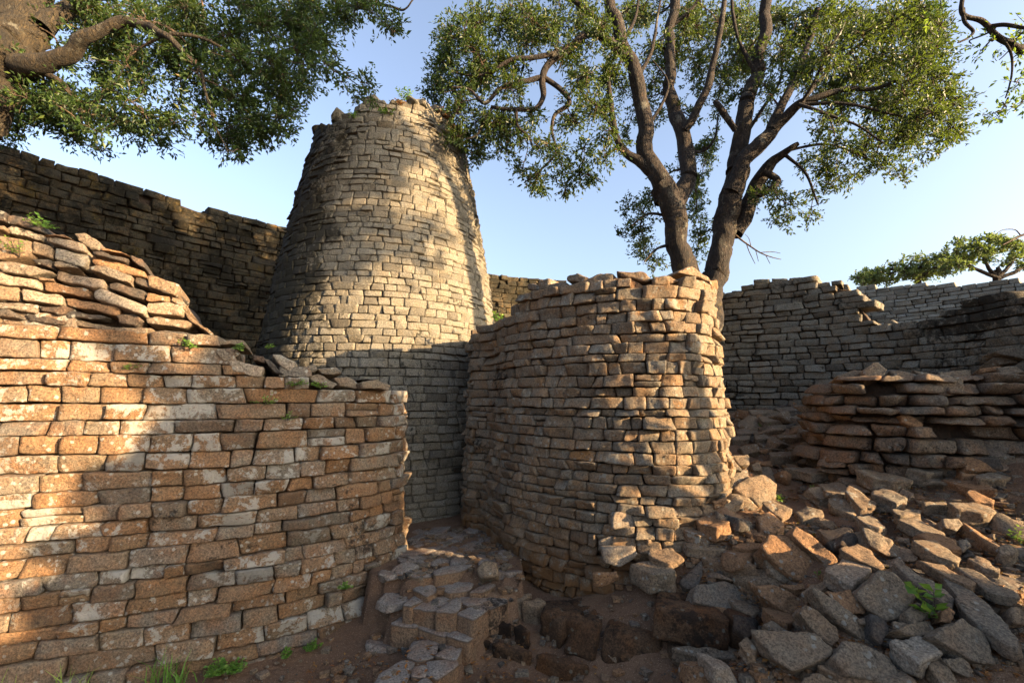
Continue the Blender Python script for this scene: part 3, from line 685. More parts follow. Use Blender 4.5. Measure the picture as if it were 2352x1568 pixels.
# --- rubble heap: outlines read in the lower right crop  (px = 1525.1 + .35574x, py = 1010.6 + .35574y)
R3 = [
 ([(640,690),(690,620),(760,610),(860,680),(1000,790),(1045,850),(930,915),(830,880),(700,770)], ST, .20, 'o', 'big rounded orange brown boulder at the top of the heap'),
 ([(820,600),(860,555),(1000,640),(1080,720),(1135,790),(1060,805),(960,740)], ST, .12, 'o', 'flat reddish slab leaning behind the big rounded boulder'),
 ([(1110,705),(1250,665),(1340,710),(1415,810),(1385,845),(1290,790),(1180,745)], MD, .07, 't', 'thin curved tan slab lying across the heap'),
 ([(1045,830),(1160,758),(1330,815),(1290,870),(1220,905)], UP, .12, 'l', 'pale square-topped block under the thin curved slab'),
 ([(1240,985),(1395,840),(1500,860),(1630,990),(1560,1130),(1430,1150),(1330,1090)], ST, .22, 'b', 'big six-sided brown boulder in the middle of the heap'),
 ([(245,745),(410,720),(540,760),(612,830),(520,812),(250,800)], UP, .16, 't', 'long tan block with a straight front, near the plinth'),
 ([(215,930),(400,920),(600,970),(600,1110),(500,1120),(205,1040)], ST, .22, 'g', 'grey lichen-covered block below the long tan block'),
 ([(605,935),(700,920),(900,1030),(890,1100),(820,1125),(620,1000)], ST, .14, 'o', 'dark orange wedge between the grey lichen block and the brown slab'),
 ([(885,975),(1000,895),(1095,880),(1105,905),(1030,965),(930,1015)], MD, .06, 't', 'small thin tan slab pointing up to the right'),
 ([(745,930),(905,920),(915,945),(850,965)], MD, .06, 'o', None),
 ([(940,1010),(990,965),(1120,1040),(1345,1240),(1300,1280),(1160,1280),(1050,1100)], ST, .12, 'b', 'long triangular brown slab sloping down to the right'),
 ([(1050,970),(1200,965),(1330,1100),(1320,1130),(1220,1110),(1100,1040)], ST, .10, 'o', 'flat orange slab beside the long triangular slab'),
 ([(635,1070),(700,1060),(850,1130),(855,1160),(800,1180),(650,1100)], UP, .09, 'o', None),
 ([(875,1110),(910,1055),(1000,1090),(1140,1200),(1140,1290),(1090,1340),(960,1230)], ST, .14, 't', 'rough tan boulder right above the great speckled slab'),
 ([(240,1310),(260,1085),(400,1090),(480,1290)], (0,-.95,.3), .16, 'o', 'upright wedge of reddish stone with a narrow top'),
 ([(570,1220),(860,1235),(970,1240),(1090,1340),(1080,1390),(830,1480),(700,1380)], (-.1,-.52,.85), .13, 'b', 'great speckled triangular slab at the bottom of the heap'),
 ([(75,1340),(150,1315),(460,1320),(560,1360),(420,1400),(200,1385)], UP, .13, 'g', 'grey slab jutting out to the left over the plinth'),
 ([(1100,1400),(1160,1290),(1260,1300),(1440,1400),(1510,1500),(1440,1568),(1200,1500)], ST, .2, 'g', 'dark lichen-ringed boulder at the bottom of the heap'),
 ([(1470,1290),(1620,1250),(1800,1370),(1640,1430)], UP, .12, 'l', 'pale grey square slab on the lower heap'),
 ([(1745,1260),(1920,1145),(2090,1240),(2135,1440),(2010,1420),(1850,1340)], ST, .10, 'g', 'broad grey lichen-covered slab at the lower right'),
 ([(1820,900),(1900,900),(2100,1050),(2300,1280),(2270,1325),(2180,1290),(1950,1110)], MD, .08, 'g', 'longest grey slab, running down to the lower right corner'),
 ([(1470,780),(1560,800),(1730,900),(1870,1020),(1850,1065),(1760,1020),(1600,900)], MD, .10, 'g', 'long grey slab left of the longest slab'),
 ([(1640,770),(1730,760),(2020,910),(1990,940),(1850,890)], UP, .08, 't', 'narrow tan slab above the longest slab'),
 ([(1890,820),(2010,840),(2265,980),(2250,1005),(2100,980)], UP, .06, 'b', 'thin brown slab right of the narrow tan slab'),
 ([(1600,640),(1750,650),(1915,755),(1900,790),(1760,740)], MD, .08, 't', 'sloping tan slab in the middle of the rubble'),
 ([(1625,600),(1780,600),(1890,640),(1915,700),(1800,690)], UP, .10, 'o', None),
 ([(1130,620),(1200,580),(1290,610),(1320,660),(1250,690),(1140,670)], ST, .12, 'd', 'small charcoal boulder near the top of the heap'),
 ([(985,570),(1170,560),(1210,580),(1080,640)], UP, .07, 't', None),
 ([(1285,565),(1340,560),(1480,640),(1550,670),(1550,740),(1450,750),(1330,680)], ST, .14, 'g', 'ribbed grey boulder right of the charcoal boulder'),
 ([(1000,285),(1150,265),(1200,310),(1160,350),(1050,330)], UP, .06, 'b', None),
 ([(1170,320),(1210,295),(1375,400),(1350,440),(1260,430)], MD, .08, 't', 'tan oval slab set in the path'),
 ([(900,305),(1050,300),(1170,380),(1120,390),(1000,370)], MD, .08, 'b', None),
 ([(1345,345),(1420,305),(1570,370),(1500,400)], UP, .10, 'g', None),
 ([(1245,195),(1330,175),(1585,255),(1500,262),(1350,240)], UP, .12, 'b', 'long brown step stone across the upper path'),
 ([(925,50),(960,45),(1110,150),(1100,200),(940,130)], ST, .10, 'b', 'tilted brown slab on the upper path'),
 ([(1105,105),(1130,90),(1290,170),(1240,215),(1140,190)], MD, .10, 'b', None),
 ([(685,75),(870,70),(870,95),(690,100)], UP, .12, 'b', None),
 ([(780,175),(1070,175),(1075,200),(960,215)], UP, .10, 'b', 'wide flat step stone near the bastion side of the path'),
 ([(1560,180),(1660,145),(1815,165),(1800,200),(1700,210)], UP, .14, 'g', 'squarish grey block on the right of the upper path'),
 ([(630,400),(700,385),(830,440),(760,500),(680,450)], MD, .07, 't', 'flat tan stone close to the bastion foot'),
 ([(845,460),(920,420),(1020,450),(1030,480),(890,495)], UP, .14, 'b', None),
 ([(600,490),(680,460),(780,540),(700,600),(620,560)], MD, .10, 'o', None),
 ([(205,480),(380,470),(430,520),(340,560),(220,530)], UP, .12, 'o', 'orange block at the broken foot of the bastion'),
 ([(475,540),(560,550),(680,620),(560,610)], MD, .06, 'o', None),
 ([(440,680),(500,655),(620,660),(630,690),(540,705)], UP, .09, 'o', None),
 ([(130,575),(210,562),(330,580),(340,605),(230,615)], UP, .09, 't', None),
 ([(120,650),(250,650),(405,700),(300,710),(150,690)], UP, .08, 't', None),
 ([(460,300),(530,245),(640,230),(725,280),(735,360),(620,415),(500,370)], ST, .22, 'b', 'rounded brown boulder leaning on the bastion foot'),
 ([(1670,395),(1820,390),(1830,412),(1690,418)], UP, .12, 'b', None),
 ([(1840,400),(2050,400),(2145,450),(2100,475),(1900,440)], UP, .12, 'b', 'long brown block at the foot of the low ruined wall'),
 ([(1945,330),(2000,320),(2140,380),(2140,410),(2000,385)], MD, .10, 'o', 'reddest block at the foot of the low ruined wall'),
 ([(1945,110),(2030,95),(2180,140),(2180,200),(1960,190)], ST, .16, 'o', 'orange boulder below the low ruined wall'),
 ([(1800,255),(1900,245),(2080,280),(2140,315),(1980,310)], UP, .08, 'o', None),
 ([(2000,215),(2080,200),(2230,235),(2200,250),(2040,245)], UP, .09, 'b', None),
 ([(1940,95),(2080,25),(2320,120),(2250,130),(2150,100)], MD, .09, 'g', 'peaked grey slab against the low ruined wall'),
 ([(1965,760),(2050,750),(2190,820),(2160,845),(2060,820)], UP, .08, 'b', None),
 ([(2150,690),(2210,660),(2290,700),(2240,740),(2170,730)], MD, .10, 'g', None),
 ([(1800,510),(1900,505),(1935,540),(1890,580),(1820,560)], ST, .12, 'g', None),
 ([(1430,1250),(1580,1200),(1720,1165),(1745,1250),(1700,1300),(1600,1260)], ST, .12, 'b', None),
 ([(1565,1110),(1640,1040),(1720,1080),(1690,1150),(1610,1190)], ST, .12, 'b', None),
 ([(1790,1100),(1850,1060),(1900,1110),(1850,1180),(1790,1170)], ST, .12, 'o', 'small orange stone beside the green seedling'),
 ([(885,1500),(950,1465),(1180,1560),(1150,1600),(880,1600)], MD, .12, 't', 'sunlit tan slab cut by the lower edge of the picture'),
 ([(980,1440),(1040,1420),(1200,1490),(1360,1550),(1200,1560)], MD, .09, 't', None),
 ([(1700,1430),(1780,1400),(1930,1560),(1800,1580)], MD, .09, 't', None),
 ([(1810,1410),(1930,1400),(2010,1490),(1990,1540),(1880,1490)], ST, .10, 'b', None),
 ([(190,1480),(300,1465),(330,1600),(180,1600)], FR, .2, 'o', None),
 ([(320,1475),(460,1490),(490,1600),(330,1600)], FR, .2, 'l', None),
 ([(2245,1080),(2325,1060),(2380,1100),(2325,1180),(2260,1170)], ST, .12, 't', None),
 ([(100,900),(240,780),(250,860),(215,975),(130,940)], ST, .12, 'd', 'small charcoal wedge standing against the plinth end'),
 ([(480,1300),(550,1270),(605,1330),(600,1390),(540,1370)], MD, .08, 't', None),
 ([(1340,1120),(1470,1140),(1460,1220),(1410,1310),(1350,1260)], ST, .10, 'd', None),
 ([(460,1130),(640,1170),(640,1220),(540,1270),(470,1220)], ST, .14, 'd', None),
 ([(640,1190),(700,1165),(830,1235),(760,1250)], MD, .07, 'b', None),
 ([(1480,1165),(1560,1160),(1600,1190),(1500,1215)], MD, .08, 'b', None),
 ([(860,1230),(960,1225),(1010,1260),(940,1290)], MD, .08, 't', None),
 ([(1250,1140),(1330,1135),(1335,1190),(1280,1180)], ST, .1, 'b', None),
 ([(1060,370),(1180,375),(1265,460),(1230,490),(1080,420)], MD, .08, 'b', None),
 ([(1240,490),(1340,485),(1440,560),(1330,560)], UP, .08, 'g', None),
 ([(1500,505),(1640,500),(1830,590),(1700,590)], UP, .08, 'b', None),
 ([(1455,445),(1560,430),(1660,450),(1660,480),(1520,480)], UP, .09, 'b', None),
 ([(1900,640),(1960,630),(1985,680),(1930,720)], ST, .1, 'g', None),
 ([(1900,180),(1980,170),(2020,220),(1930,220)], MD, .1, 'o', None),
 ([(1680,110),(1800,100),(1910,130),(1870,170),(1740,150)], UP, .1, 'b', None),
 ([(1240,120),(1330,95),(1500,95),(1480,160),(1330,160)], MD, .12, 'b', None),
 ([(1170,60),(1260,40),(1340,60),(1300,95),(1200,85)], UP, .12, 'g', None),
 ([(613, -280), (702, -294), (707, -265), (593, -255)], ST, .11, 'b', None),
 ([(781, -299), (820, -302), (820, -255), (781, -255)], FR, .11, 'l', None),
 ([(949, -265), (1003, -270), (1008, -225), (949, -220)], ST, .11, 'l', None),
 ([(553, -196), (692, -200), (712, -181), (573, -171)], UP, .11, 'b', None),
 ([(712, -210), (840, -220), (889, -200), (751, -188)], UP, .11, 'g', None),
 ([(820, -151), (1028, -225), (1048, -210), (860, -141)], UP, .11, 'b', None),
 ([(613, -154), (731, -164), (781, -131), (642, -121)], UP, .11, 'b', None),
 ([(593, -77), (751, -87), (771, -67), (613, -59)], UP, .11, 't', None),
 ([(870, -67), (988, -77), (1008, -55), (880, -47)], UP, .11, 'b', None),
 ([(731, -37), (889, -45), (978, -28), (751, -16)], UP, .11, 't', None),
 ([(583, -35), (652, -42), (692, -18), (593, -8)], UP, .11, 'b', None),
 ([(1018, -77), (1087, -107), (1146, -67), (1107, -18), (1028, -28)], ST, .11, 'b', None),
 ([(474, -67), (553, -72), (563, -47), (474, -42)], UP, .11, 'g', None),
 ([(435, -28), (553, -32), (563, -10), (445, -6)], UP, .11, 'b', None),
 ([(968, -126), (1048, -141), (1067, -112), (988, -102)], MD, .11, 'g', None),
 ([(712, -275), (771, -280), (781, -235), (721, -230)], ST, .11, 'o', None),
 ([(840, -265), (939, -275), (944, -225), (850, -220)], ST, .11, 'o', None),
 ([(160,262),(200,252),(275,288),(270,318),(200,305)], MD, .08, 'b', None),
 ([(270,175),(380,142),(432,190),(420,222),(290,208)], ST, .10, 'b', None),
 ([(290,228),(440,232),(450,288),(300,288)], FR, .14, 't', None),
 ([(275,305),(435,298),(430,350),(300,372)], FR, .14, 'o', None),
 ([(140,325),(240,330),(285,390),(240,418),(180,400)], ST, .12, 'o', 'reddish stone wedged under the sunlit foot of the bastion'),
 ([(300,388),(400,362),(405,385),(320,410)], MD, .06, 'o', None),
 ([(330,50),(440,105),(505,190),(440,182),(340,112)], ST, .12, 'g', 'big grey slab leaning against the right side of the bastion'),
 ([(432,232),(530,182),(550,250),(510,298),(450,290)], ST, .14, 'g', None),
 ([(480,40),(600,20),(620,70),(520,92)], ST, .12, 'b', None),
 ([(370,422),(480,352),(520,385),(420,448)], MD, .08, 'b', None),
 ([(560,150),(610,140),(645,190),(580,192)], ST, .10, 'b', None),
 ([(450,100),(540,95),(560,150),(490,160)], ST, .10, 'g', None),
 ([(650,770),(720,780),(860,920),(760,910),(690,860)], ST, .1, 't', None),
 ([(1060,660),(1110,650),(1130,690),(1090,710)], ST, .08, 'd', None),
 ([(540,900),(620,890),(630,940),(570,950)], ST, .1, 'o', None),
 ([(1420,830),(1540,835),(1580,880),(1480,870)], MD, .06, 'o', None),
]
for i, (poly, n, T, tn, desc) in enumerate(R3):
    P = [(1525.1 + .35574 * x, 1010.6 + .35574 * y) for x, y in poly]; cx = sum(p[0] for p in P) / len(P); cy = sum(p[1] for p in P) / len(P)
    low = cy > 1400
    P0 = ghit(cx, cy, .11 + (.03 if desc else 0)); tone = TONES[tn][0] + rng.uniform(-.06, .06)
    r = np.random.default_rng(i + 900); nn = np.array(n) + r.normal(0, .09, 3)
    big = (max(p[0] for p in P) - min(p[0] for p in P)) > 70
    o = traced('rubble_stone', P, P0, nn, T, ext=((0, .25, -1) if n in (UP, MD) else None), seed=1000 + i, tone=float(np.clip(tone, 0, 1)), res=19 if big else 13, rough=.013 if big else .009, p=34, grow=1.09)
    reg(o, cx, cy, desc, 'heap', group='loose rubble stones on the slope')
# --- broken stones at the foot of the bastion (px = 780.9 + .35565x)
R2 = [
 ([(1675,625),(1705,592),(1920,590),(1928,620),(1800,628)], UP, .11, 'l', 'pale block resting on the broken bastion foot', (4.0)),
 ([(1700,700),(1900,690),(1925,740),(1800,830),(1710,790)], FR, .16, 'l', 'pale block directly below the pale broken-foot block', 3.85),
 ([(1865,790),(1990,755),(2170,820),(2165,850),(2000,860)], UP, .17, 'b', 'big brown block at the corner of the bastion foot', 3.7),
 ([(1995,690),(2150,690),(2232,760),(2130,800),(2010,745)], MD, .06, 't', 'sunlit tan slab on the big brown corner block', 3.75),
 ([(2020,440),(2180,375),(2280,372),(2300,430),(2200,455),(2110,450)], UP, .13, 'l', 'pale rough block under the sunlit face of the bastion', 3.95),
 ([(1940,480),(2000,440),(2110,450),(2115,560),(1960,570)], FR, .16, 't', None, 4.0),
 ([(1925,595),(2060,575),(2100,590),(1990,640)], UP, .05, 't', None, 3.95),
 ([(1955,690),(2000,640),(2130,620),(2170,650),(2050,690)], MD, .07, 'o', None, 3.95),
 ([(2220,570),(2325,565),(2340,590),(2230,600)], UP, .08, 't', None, 3.9),
 ([(2205,650),(2330,640),(2340,680),(2230,690)], UP, .08, 'b', None, 3.85),
 ([(2230,745),(2310,740),(2320,760),(2240,775)], UP, .06, 'o', None, 3.8),
 ([(1750,470),(1900,455),(1905,570),(1760,580)], FR, .15, 'l', None, 3.92),
 ([(1640,850),(1800,830),(1810,860),(1640,865)], UP, .1, 'o', None, 3.75),
]
for i, (poly, n, T, tn, desc, Y) in enumerate(R2):
    P = [(780.9 + .35565 * x, 1010.6 + .35574 * y) for x, y in poly]; cx = sum(p[0] for p in P) / len(P); cy = sum(p[1] for p in P) / len(P)
    o = traced('fallen_block', P, at(cx, cy, Y - .05), np.array(n) + rng.normal(0, .05, 3), T, ext=((0, .2, -1) if n in (UP, MD) else None), seed=1300 + i, tone=TONES[tn][0], res=15, rough=.010, p=20, grow=1.03)
    reg(o, cx, cy, desc, 'foot', cat='stone block', group='fallen blocks at the foot of the bastion')

# --- paving slabs and steps of the passage (px = 872.8 + .26777x, py = 1148.4 + .26777y)
S10 = [
 (.15, .13, 'paving_slab', [[(235,1330),(290,1205),(510,1175),(470,1320),(340,1365)], [(525,1180),(640,1170),(760,1240),(690,1262),(530,1265)], [(480,1320),(560,1275),(695,1262),(650,1352)],
   [(10,1480),(180,1372),(300,1375),(200,1580),(-60,1580)], [(410,1372),(650,1360),(660,1400),(490,1520),(412,1480)], [(300,1420),(395,1410),(390,1490),(278,1500)], [(270,1600),(400,1515),(470,1600)]]),
 (.21, .16, 'step_stone', [[(100,1055),(190,985),(355,1000),(315,1075)], [(325,1080),(480,1035),(655,1070),(560,1150)], [(575,1150),(680,1090),(815,1140),(750,1195)]]),
 (.34, .20, 'step_stone', [[(205,880),(340,790),(412,820),(270,898)], [(270,902),(450,802),(645,790),(600,862),(468,940)], [(475,942),(655,830),(692,880),(650,950)], [(680,850),(700,790),(880,785),(910,868),(760,898)], [(660,962),(900,862),(940,910),(800,1010)], [(888,790),(1050,770),(1085,860),(942,920)]]),
 (.39, .14, 'step_stone', [[(490,740),(620,692),(800,690),(765,757),(600,780)], [(310,700),(435,712),(488,760),(400,810),(300,760)], [(370,700),(620,650),(820,612),(800,675),(540,712)], [(770,772),(960,690),(985,720),(885,772)]]),
 (.47, .13, 'paving_slab', [[(240,622),(300,590),(440,590),(430,640),(320,650)], [(160,510),(290,498),(300,520),(200,530)], [(150,445),(400,400),(600,380),(430,440),(200,470)], [(190,335),(320,322),(322,368),(190,375)], [(325,350),(380,332),(440,340),(470,378),(340,376)],
   [(460,600),(550,560),(800,540),(700,592),(480,632)], [(590,462),(700,440),(712,480),(610,490)], [(300,512),(440,492),(440,545),(300,560)], [(450,505),(550,492),(545,535),(455,545)], [(430,440),(600,400),(720,420),(620,455),(470,470)]]),
]
LAB = {('paving_slab', .15, 0): 'dark grey five-sided paving slab at the far end of the near path', ('paving_slab', .15, 3): 'biggest pale paving slab cut by the lower edge of the picture', ('paving_slab', .15, 4): 'pale paving slab with a chipped right edge',
       ('paving_slab', .15, 1): 'small brown paving slab right of the dark grey one', ('paving_slab', .15, 2): 'small pale paving slab right of the dark grey one', ('paving_slab', .15, 5): 'narrow paving slab between the two largest pale slabs', ('paving_slab', .15, 6): 'sliver of paving slab at the lower edge of the picture',
       ('step_stone', .21, 0): 'lowest step stone, touching the left wall', ('step_stone', .21, 1): 'lowest step stone, middle one of three', ('step_stone', .21, 2): 'lowest step stone, nearest the plinth'}
for (z, T, nm, polys) in S10:
    for i, poly in enumerate(polys):
        P = [(872.8 + .26777 * x, 1148.4 + .26777 * y) for x, y in poly]; cx = sum(p[0] for p in P) / len(P); cy = sum(p[1] for p in P) / len(P)
        zz = z + rng.uniform(-.012, .008); d = ray(cx, cy); P0 = np.array([0, 0, EYE]) + d * ((zz - EYE) / d[2])
        dark = (nm, z, i) == ('paving_slab', .15, 0)
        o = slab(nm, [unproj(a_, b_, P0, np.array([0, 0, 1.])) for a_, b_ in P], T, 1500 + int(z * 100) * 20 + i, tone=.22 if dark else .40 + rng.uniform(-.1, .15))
        reg(o, cx, cy, LAB.get((nm, z, i)), 'passage', cat='paving stone' if nm == 'paving_slab' else 'step', group='stones paving the passage')
XF = np.random.default_rng(44); nf = 0; fp = [((o_[0].location.x), (o_[0].location.y)) for o_ in registry if o_[4] == 'passage']
while nf < 46:
    x, y = XF.uniform(-1.05, -.05), XF.uniform(3.75, 5.35); s_ = XF.uniform(.06, .13)
    if any((x - a) ** 2 + (y - b) ** 2 < (s_ * .85 + .05) ** 2 for a, b in fp):
        if XF.random() < .02: nf += 1
        continue
    fp.append((x, y)); zt = float(gh(x, y)); o = rand_stone('paving_slab', (x, y, zt - .012 + XF.uniform(-.01, .012)), (s_ * 1.35, s_, .032), (XF.normal(0, .03), XF.normal(0, .03), XF.uniform(0, 6.3)), 4000 + nf, cuts=5, tone=.25 + XF.uniform(-.2, .2), res=13, rough=.006, p=36, mat='flag')
    px, py = proj(np.array([x, y, zt])); reg(o, float(px), float(py), None, 'passage', cat='paving stone', group='stones paving the passage'); nf += 1
R10 = [([(810,575),(900,500),(1010,530),(1020,650),(850,660)], .52, 'b', ST, .25, 'rounded boulder in the passage against the bastion'),
       ([(1040,820),(1200,770),(1310,800),(1210,850)], .33, 't', UP, .2, 'square step block beside the plinth, leftmost'),
       ([(1212,865),(1350,820),(1430,860),(1350,915)], .31, 't', UP, .2, 'square step block beside the plinth, second from the left'),
       ([(820,1010),(1030,940),(1052,1010),(970,1045)], .22, 'b', UP, .16, None), ([(980,1052),(1060,1018),(1140,1050),(1125,1075)], .20, 'b', UP, .16, None), ([(1140,1075),(1200,1055),(1290,1110),(1270,1135)], .20, 'b', UP, .16, None),
       ([(770,1190),(820,1165),(955,1190),(930,1215)], .12, 'o', UP, .2, None), ([(945,1215),(1010,1190),(1320,1290),(1300,1320)], .13, 'b', UP, .22, 'biggest oblong block at the foot of the plinth'),
       ([(40,960),(185,880),(200,950),(190,1000),(60,1060)], .16, 'b', ST, .16, 'earthy block at the foot of the left wall by the lowest step'), ([(190,800),(300,700),(345,760),(210,880)], .30, 'b', ST, .14, 'earthy block at the rounded foot of the left wall'),
       ([(880,1480),(930,1450),(1300,1530),(1400,1600),(900,1560)], .04, 'b', UP, .1, 'low kerb stone in the earth at the lower edge of the picture'),
       ([(1350,930),(1500,900),(1800,1000),(1700,1060)], .31, 'b', UP, .2, None), ([(1320,1300),(1500,1290),(1800,1400),(1600,1420)], .13, 'b', UP, .22, None)]
for i, (poly, z, tn, n, T, desc) in enumerate(R10):
    P = [(872.8 + .26777 * x, 1148.4 + .26777 * y) for x, y in poly]; cx = sum(p[0] for p in P) / len(P); cy = sum(p[1] for p in P) / len(P)
    d = ray(cx, cy); P0 = np.array([0, 0, EYE]) + d * ((z - EYE) / d[2])
    o = traced('step_block', P, P0, n, T, ext=(None if n is ST else (0, .12, -1)), seed=1700 + i, tone=TONES[tn][0], res=15, rough=.012, p=22, cuts=1, mat='plinth' if i > 2 else 'rubble')
    reg(o, cx, cy, desc, 'passage', cat='stone block', group='blocks stepping up beside the plinth')

# --- tumbled upper stones of the left wall (px = .35156x, py = 459.4 + .35156y)
L4 = [
 ([(-60,60),(40,76),(35,140),(-60,130)],'d'), ([(35,100),(60,88),(200,112),(285,205),(150,180),(40,150)],'d','long dark slab topping the left wall at the picture edge'), ([(-60,140),(35,160),(35,192),(-60,195)],'t'), ([(40,185),(80,160),(280,225),(270,260),(50,215)],'l'),
 ([(290,240),(330,225),(550,290),(555,345),(300,272)],'l'), ([(270,230),(400,215),(480,250),(330,224)],'o'), ([(480,215),(560,210),(655,270),(650,325),(590,320),(500,260)],'g','dark pointed stone perched on the left wall top'),
 ([(205,265),(345,297),(340,378),(205,352)],'t'), ([(355,303),(582,352),(582,400),(545,440),(345,382)],'l','bright white-grey block in the tumbled top of the left wall'), ([(-60,225),(70,240),(200,265),(200,355),(-60,390)],'t'),
 ([(345,395),(400,393),(530,445),(350,440)],'b'), ([(190,382),(330,385),(342,445),(230,420)],'d'), ([(-60,400),(90,400),(350,465),(200,500),(0,470)],'g'), ([(590,338),(650,332),(850,380),(830,400),(600,362)],'d'),
 ([(590,362),(690,368),(955,470),(950,508),(800,475),(590,408)],'o','long orange-tinged slab below the perched dark stones'), ([(575,430),(640,405),(862,490),(852,545),(800,532),(580,455)],'g','grey slab with white lichen, tilted down to the right'),
 ([(845,358),(940,385),(948,440),(860,402)],'d'), ([(655,308),(770,338),(850,362),(660,334)],'o'), ([(365,458),(680,520),(682,570),(600,572),(358,512)],'l'), ([(-60,460),(250,525),(250,577),(-60,545)],'l'),
 ([(282,528),(570,580),(572,637),(285,592)],'o','orange block in the middle of the tumbled courses'), ([(245,498),(350,512),(350,530),(250,518)],'t'), ([(705,538),(760,530),(950,595),(940,662),(710,568)],'d'),
 ([(872,505),(900,495),(1160,590),(1110,615),(880,545)],'d','dark slab end sticking out over the passage side'), ([(955,485),(1178,545),(1150,622),(960,560)],'t'), ([(950,598),(1115,625),(1112,660),(950,655)],'o'),
 ([(605,592),(650,576),(962,685),(930,742),(610,642)],'l','longest pale slab in the tumbled courses'), ([(950,668),(1110,657),(1197,690),(1192,757),(955,742)],'l'), ([(1120,630),(1200,660),(1228,700),(1200,720),(1115,660)],'t'),
 ([(130,578),(412,620),(412,682),(140,648)],'l'), ([(425,630),(785,700),(770,755),(430,688)],'o'), ([(-60,550),(132,570),(120,657),(-60,650)],'t'), ([(-60,665),(60,665),(255,682),(240,735),(140,722),(-60,700)],'g'),
 ([(248,690),(447,690),(402,747),(260,727)],'d'), ([(-60,700),(60,702),(137,768),(-60,768)],'d'), ([(155,750),(240,740),(432,790),(402,812),(180,792)],'d'), ([(402,740),(440,720),(702,757),(650,777),(440,772)],'d','thin black slab wedged under the orange block'),
 ([(455,802),(500,785),(775,830),(700,850),(470,818)],'b'), ([(745,742),(880,738),(942,792),(880,822),(770,802)],'d'), ([(725,835),(1002,828),(950,872),(770,872)],'b'), ([(945,772),(1000,753),(1300,800),(1210,837),(960,802)],'g','lichen-crusted dark slab at the lower end of the tumbled top'),
 ([(985,852),(1300,868),(1235,912),(1000,888)],'d'), ([(1200,725),(1392,868),(1382,884),(1225,775)],'t'),
 ([(1400,965),(1500,968),(1575,1000),(1480,1062),(1410,1010)],'g'), ([(1400,920),(1600,915),(1605,952),(1420,947)],'b'), ([(1495,1047),(1550,1042),(1732,1090),(1702,1158),(1500,1112)],'l','pale oblong block lying loose on the left wall'),
 ([(1770,1005),(1835,1003),(1947,1062),(1905,1140),(1830,1090)],'l','pale slab leaning up at the end of the left wall'), ([(1712,1030),(1760,1038),(1862,1142),(1800,1132)],'d'), ([(1920,1095),(2060,1070),(2085,1110),(1990,1140)],'g'), ([(2000,1142),(2090,1133),(2212,1200),(2180,1232),(2040,1192)],'g','grey slab tilted down at the tip of the left wall'),
 ([(2180,1160),(2280,1150),(2350,1200),(2330,1230),(2220,1215)],'g'), ([(2355,1190),(2470,1170),(2560,1210),(2540,1240),(2370,1230)],'b'), ([(1640,1010),(1720,1015),(1730,1060),(1650,1050)],'d'), ([(2070,1100),(2200,1085),(2240,1130),(2130,1145)],'g')]
def wall_Y(Wl, px, py, z_guess=2.6, off=0.0, umax=.52):
    us = np.linspace(.02, umax, 1500); d = ray(px, py); best = None
    P = Wl.M(us, np.full(len(us), z_guess), np.full(len(us), off))
    az = P[:, 0] * d[1] - P[:, 1] * d[0]; k = int(np.argmin(np.abs(az) + (P[:, 1] < .3) * 99))
    n = np.array([np.interp(us[k] * Wl.L0, Wl.p['S'], Wl.p['N'][:, 0]), np.interp(us[k] * Wl.L0, Wl.p['S'], Wl.p['N'][:, 1])])
    return P[k], n
for i, rec in enumerate(L4):
    poly, tn = rec[0], rec[1]; desc = rec[2] if len(rec) > 2 else None
    P = [(.35156 * x, 459.4 + .35156 * y) for x, y in poly]; cx = sum(p[0] for p in P) / len(P); cy = sum(p[1] for p in P) / len(P)
    Pw, n = wall_Y(LW, cx, cy, 2.5, off=rng.uniform(-.02, .03)); d = ray(cx, cy); P0 = np.array([0, 0, EYE]) + d * (Pw[1] / d[1])
    nn = np.array([n[0] + rng.normal(0, .08), n[1], rng.uniform(.05, .25)])
    nn = facing(nn, P0, .5); o = slab('loose_wall_stone', [unproj(a_, b_, P0, nn) for a_, b_ in P], rng.uniform(.28, .38), 2000 + i, tone=float(np.clip(TONES[tn][0] + rng.uniform(-.05, .05), 0, 1)), lich={'d': .55, 'g': .9}.get(tn, float(rng.uniform(.1, .9))), mat='rubble', rough=.009, n_=nn, two=False, ex=-.0045)
    reg(o, cx, cy, desc, 'leftwall', group='tumbled stones on the left wall')
# dark packed fill behind the tumbled stones
def fill_core():
    sk = [(-60, 492), (60, 500), (110, 520), (200, 560), (260, 575), (330, 610), (400, 650), (420, 690), (440, 730), (490, 778), (520, 800), (560, 815)]
    T3 = top_from_px(LW, sk, z_def=2.6); us = np.linspace(.30, .455, 60)
    keep = [u for u in us if proj(LW.M(np.array([u]), np.array([2.4]), np.array([0.]))[0])[0] < 560]; us = np.array(keep); rows = []
    tz = np.array([float(T3(u)) for u in us]) - .06
    for j in np.linspace(0, 1, 12): rows.append(LW.M(us, 2.0 + (np.maximum(tz, 2.05) - 2.0) * j, np.full(len(us), -.16)))
    for dd in (-.35, -.55): rows.append(LW.M(us, np.maximum(tz, 2.05) - .05, np.full(len(us), dd)))
    rows.append(LW.M(us, np.full(len(us), 1.9), np.full(len(us), -.55)))
    V = np.array(rows); V = V + .02 * np.stack([fbm(V * 6, 3), fbm(V * 6 + 9, 4), fbm(V * 6 + 5, 5)], -1)
    r, c = V.shape[:2]; idx = np.arange(r * c).reshape(r, c)
    o = mesh_obj('earth_fill', V.reshape(-1, 3), np.stack([idx[:-1, :-1], idx[:-1, 1:], idx[1:, 1:], idx[1:, :-1]], -1).reshape(-1, 4), M['core'])
    tag(o, 'dark packed earth behind the tumbled stones of the left wall', 'earth', kind='stuff'); recenter(o)
fill_core()
